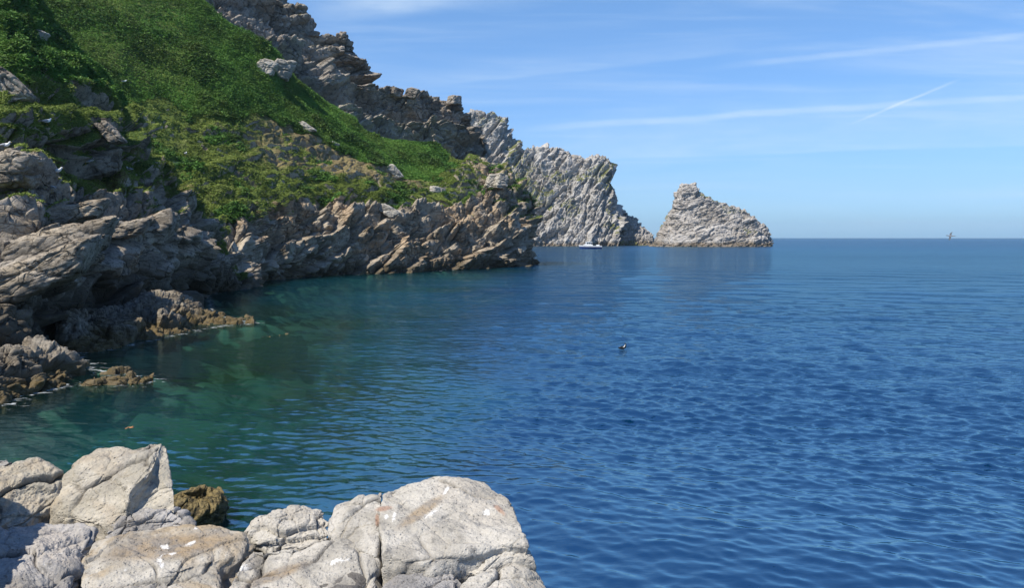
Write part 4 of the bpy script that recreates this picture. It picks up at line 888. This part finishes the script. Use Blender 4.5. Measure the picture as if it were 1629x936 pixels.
mesh_list('head', [tube([(-0.46, 0, 0.035), (-0.41, 0, 0.04), (-0.37, 0, 0.045), (-0.33, 0, 0.04)], [0.004, 0.02, 0.035, 0.03])], dgrey, e)
# bird sitting on the water
p = onz(991, 556, 0)
e = empty('swimming_bird', p, 'small black and white seabird rearing up on the open water', 'seabird')
mesh_list('body', [tube([(-0.17, 0, 0.03), (-0.10, 0, 0.05), (0.0, 0, 0.06), (0.07, 0, 0.09), (0.10, 0, 0.15), (0.115, 0, 0.20), (0.10, 0, 0.225)], [0.015, 0.05, 0.07, 0.06, 0.038, 0.028, 0.02])], black, e)
mesh_list('breast', [tube([(-0.02, -0.05, 0.04), (0.03, -0.05, 0.09), (0.07, -0.035, 0.15), (0.085, -0.02, 0.19)], [0.01, 0.018, 0.012, 0.005])], white, e)
mesh_list('bill', [tube([(0.10, 0, 0.225), (0.07, 0, 0.25), (0.045, 0, 0.265)], [0.014, 0.010, 0.002])], black, e)
mesh_list('wing', [tube([(-0.02, -0.04, 0.10), (-0.07, -0.05, 0.09), (-0.14, -0.045, 0.07), (-0.20, -0.02, 0.06)], [(0.01, 0.03), (0.012, 0.04), (0.01, 0.03), (0.004, 0.006)])], black, e)
# drifting weed
p = onz(206, 682, 0.0)
rr_ = random.Random(3); lst = []
for q in range(7):
    a = rr_.uniform(0, 6.28); x0, y0 = rr_.uniform(-.05, .05), rr_.uniform(-.1, .1)
    lst.append(tube([(x0, y0, 0.02), (x0 + .07 * math.cos(a), y0 + .07 * math.sin(a), 0.035), (x0 + .16 * math.cos(a + .4), y0 + .16 * math.sin(a + .4), 0.01)], [(0.012, 0.006), (0.035, 0.008), (0.006, 0.004)]))
o = mesh_list('seaweed', lst, simple_mat('orange_weed', (0.38, 0.17, 0.06))); o.location = p; o.scale = (0.7,) * 3; tag(o, 'small orange-brown clump of seaweed drifting in the green bay', 'seaweed')

# boat, bow to the left
def boat():
    p = onz(938.5, 396.2, 0); L = 9.1
    e = empty('motor_boat', (p[0], p[1], 0), 'small white motor cruiser with a blue hull moored under the far cliff', 'boat')
    e.rotation_euler = (0, 0, math.radians(6)); e.scale = (1, 1, 1.2)
    xs = np.linspace(-L / 2, L / 2, 26)
    def sect(x, z0, z1, top=False):
        t = (x + L / 2) / L; hb = 1.35 * min(1, (t * 2.4 + 0.02)) ** 0.6 * (1 - 0.10 * max(0, t - .6)); return hb
    def strip(zf0, zf1, w0, w1):
        V = []; n = len(xs)
        for x in xs:
            hb = sect(x, 0, 0); t = (x + L / 2) / L; sheer = 0.28 * (1 - t) ** 2
            V += [(x + (1 - t) * 0.55 * (1 - zf0), -hb * w0, zf0 * (1.15 + sheer) - 0.15), (x + (1 - t) * 0.55 * (1 - zf1), -hb * w1, zf1 * (1.15 + sheer) - 0.15),
                  (x + (1 - t) * 0.55 * (1 - zf1), hb * w1, zf1 * (1.15 + sheer) - 0.15), (x + (1 - t) * 0.55 * (1 - zf0), hb * w0, zf0 * (1.15 + sheer) - 0.15)]
        f = []
        for i in range(n - 1):
            for j in range(4): f.append((4 * i + j, 4 * i + (j + 1) % 4, 4 * i + 4 + (j + 1) % 4, 4 * i + 4 + j))
        f.append((0, 1, 2, 3)); f.append((4 * n - 4, 4 * n - 1, 4 * n - 2, 4 * n - 3)); return np.array(V), f
    blue = simple_mat('blue_hull', (0.01, 0.05, 0.20), 0.3); wh = simple_mat('white_gelcoat', (0.82, 0.82, 0.80), 0.3, 0.5, 0.03); gl = simple_mat('dark_glass', (0.03, 0.04, 0.05), 0.1, 0.6); st = simple_mat('steel', (0.4, 0.4, 0.42), 0.3)
    mesh_list('hull', [strip(0.0, 0.66, 0.72, 0.95)], blue, e, False)
    mesh_list('topsides', [strip(0.665, 1.04, 0.96, 1.0)], wh, e, False)
    def box(x0, x1, y, z0, z1, dx0=0, dx1=0, ty=1.0):
        V = np.array([(x0, -y, z0), (x1, -y, z0), (x1, y, z0), (x0, y, z0), (x0 + dx0, -y * ty, z1), (x1 + dx1, -y * ty, z1), (x1 + dx1, y * ty, z1), (x0 + dx0, y * ty, z1)])
        return V, [(0, 3, 2, 1), (4, 5, 6, 7), (0, 1, 5, 4), (1, 2, 6, 5), (2, 3, 7, 6), (3, 0, 4, 7)]
    cb = mesh_list('cabin', [box(-2.7, 0.9, 1.0, 1.08, 1.45, 0.5, 0, 0.95), box(-2.2, 0.1, 0.95, 1.452, 2.25, 0.65, 0, 0.85)], wh, e, False)
    mesh_list('cabin_roof', [box(-1.75, 0.7, 0.9, 2.253, 2.38, 0.15, -0.05, 0.95)], wh, e, False)
    for x0, x1 in ((-1.5, -0.85), (-0.75, -0.05)):
        for s in (-1, 1):
            v, f = box(x0, x1, 0.015, 1.62, 2.08, 0.1, 0); v[:, 1] += 0.925 * s * 1.0; mesh_list('window', [(v, f)], gl, cb, False)
    v, f = box(-2.16, -2.10, 0.75, 1.55, 2.1, 0.46, 0.46, 0.85); mesh_list('windscreen', [(v, f)], gl, cb, False)
    mesh_list('mast', [tube([(0.45, 0, 1.0), (0.45, 0, 3.1)], [0.035, 0.02], 8)], st, e)
    mesh_list('radar_arch', [tube([(0.65, -0.85, 1.05), (0.7, -0.85, 2.2), (0.7, 0.85, 2.2), (0.65, 0.85, 1.05)], [0.07] * 4, 8)], wh, e)
    mesh_list('rail', [tube([(-4.1, -0.45, 1.75), (-3.2, -0.95, 1.68), (-2.4, -1.12, 1.6), (-2.4, -1.12, 1.1)], [0.025] * 4, 6), tube([(-4.1, 0.45, 1.75), (-3.2, 0.95, 1.68), (-2.4, 1.12, 1.6), (-2.4, 1.12, 1.1)], [0.025] * 4, 6),
                       tube([(-4.1, -0.45, 1.1), (-4.1, -0.45, 1.75), (-4.1, 0.45, 1.75), (-4.1, 0.45, 1.1)], [0.025] * 4, 6)], st, e)
    mesh_list('engine_cover', [box(2.6, 3.7, 0.7, 1.0, 1.35, 0.05, -0.05, 0.9)], wh, e, False)
boat()

# ------------------------------------------------------------------ sea air
hm = bpy.data.materials.new('sea_air'); hm.use_nodes = True; k = NT(hm.node_tree); k.n.clear()
pv = k.node('ShaderNodeVolumePrincipled'); pv.inputs['Color'].default_value = (0.62, 0.86, 1, 1); pv.inputs['Density'].default_value = 0.00010; pv.inputs['Anisotropy'].default_value = 0.2
ho = k.node('ShaderNodeOutputMaterial'); k.l.new(pv.outputs[0], ho.inputs['Volume'])
hv = np.array([(x, y, z) for z in (-9.0, 130.0) for y in (-7500, 7500) for x in (-7500, 7500)], float)
h = mesh_np('haze', hv, np.array([(0, 2, 3, 1), (4, 5, 7, 6), (0, 1, 5, 4), (2, 6, 7, 3), (0, 4, 6, 2), (1, 3, 7, 5)]), hm, smooth=False)
h['kind'] = 'stuff'; h['label'] = 'thin bluish sea haze over the distant cliffs'
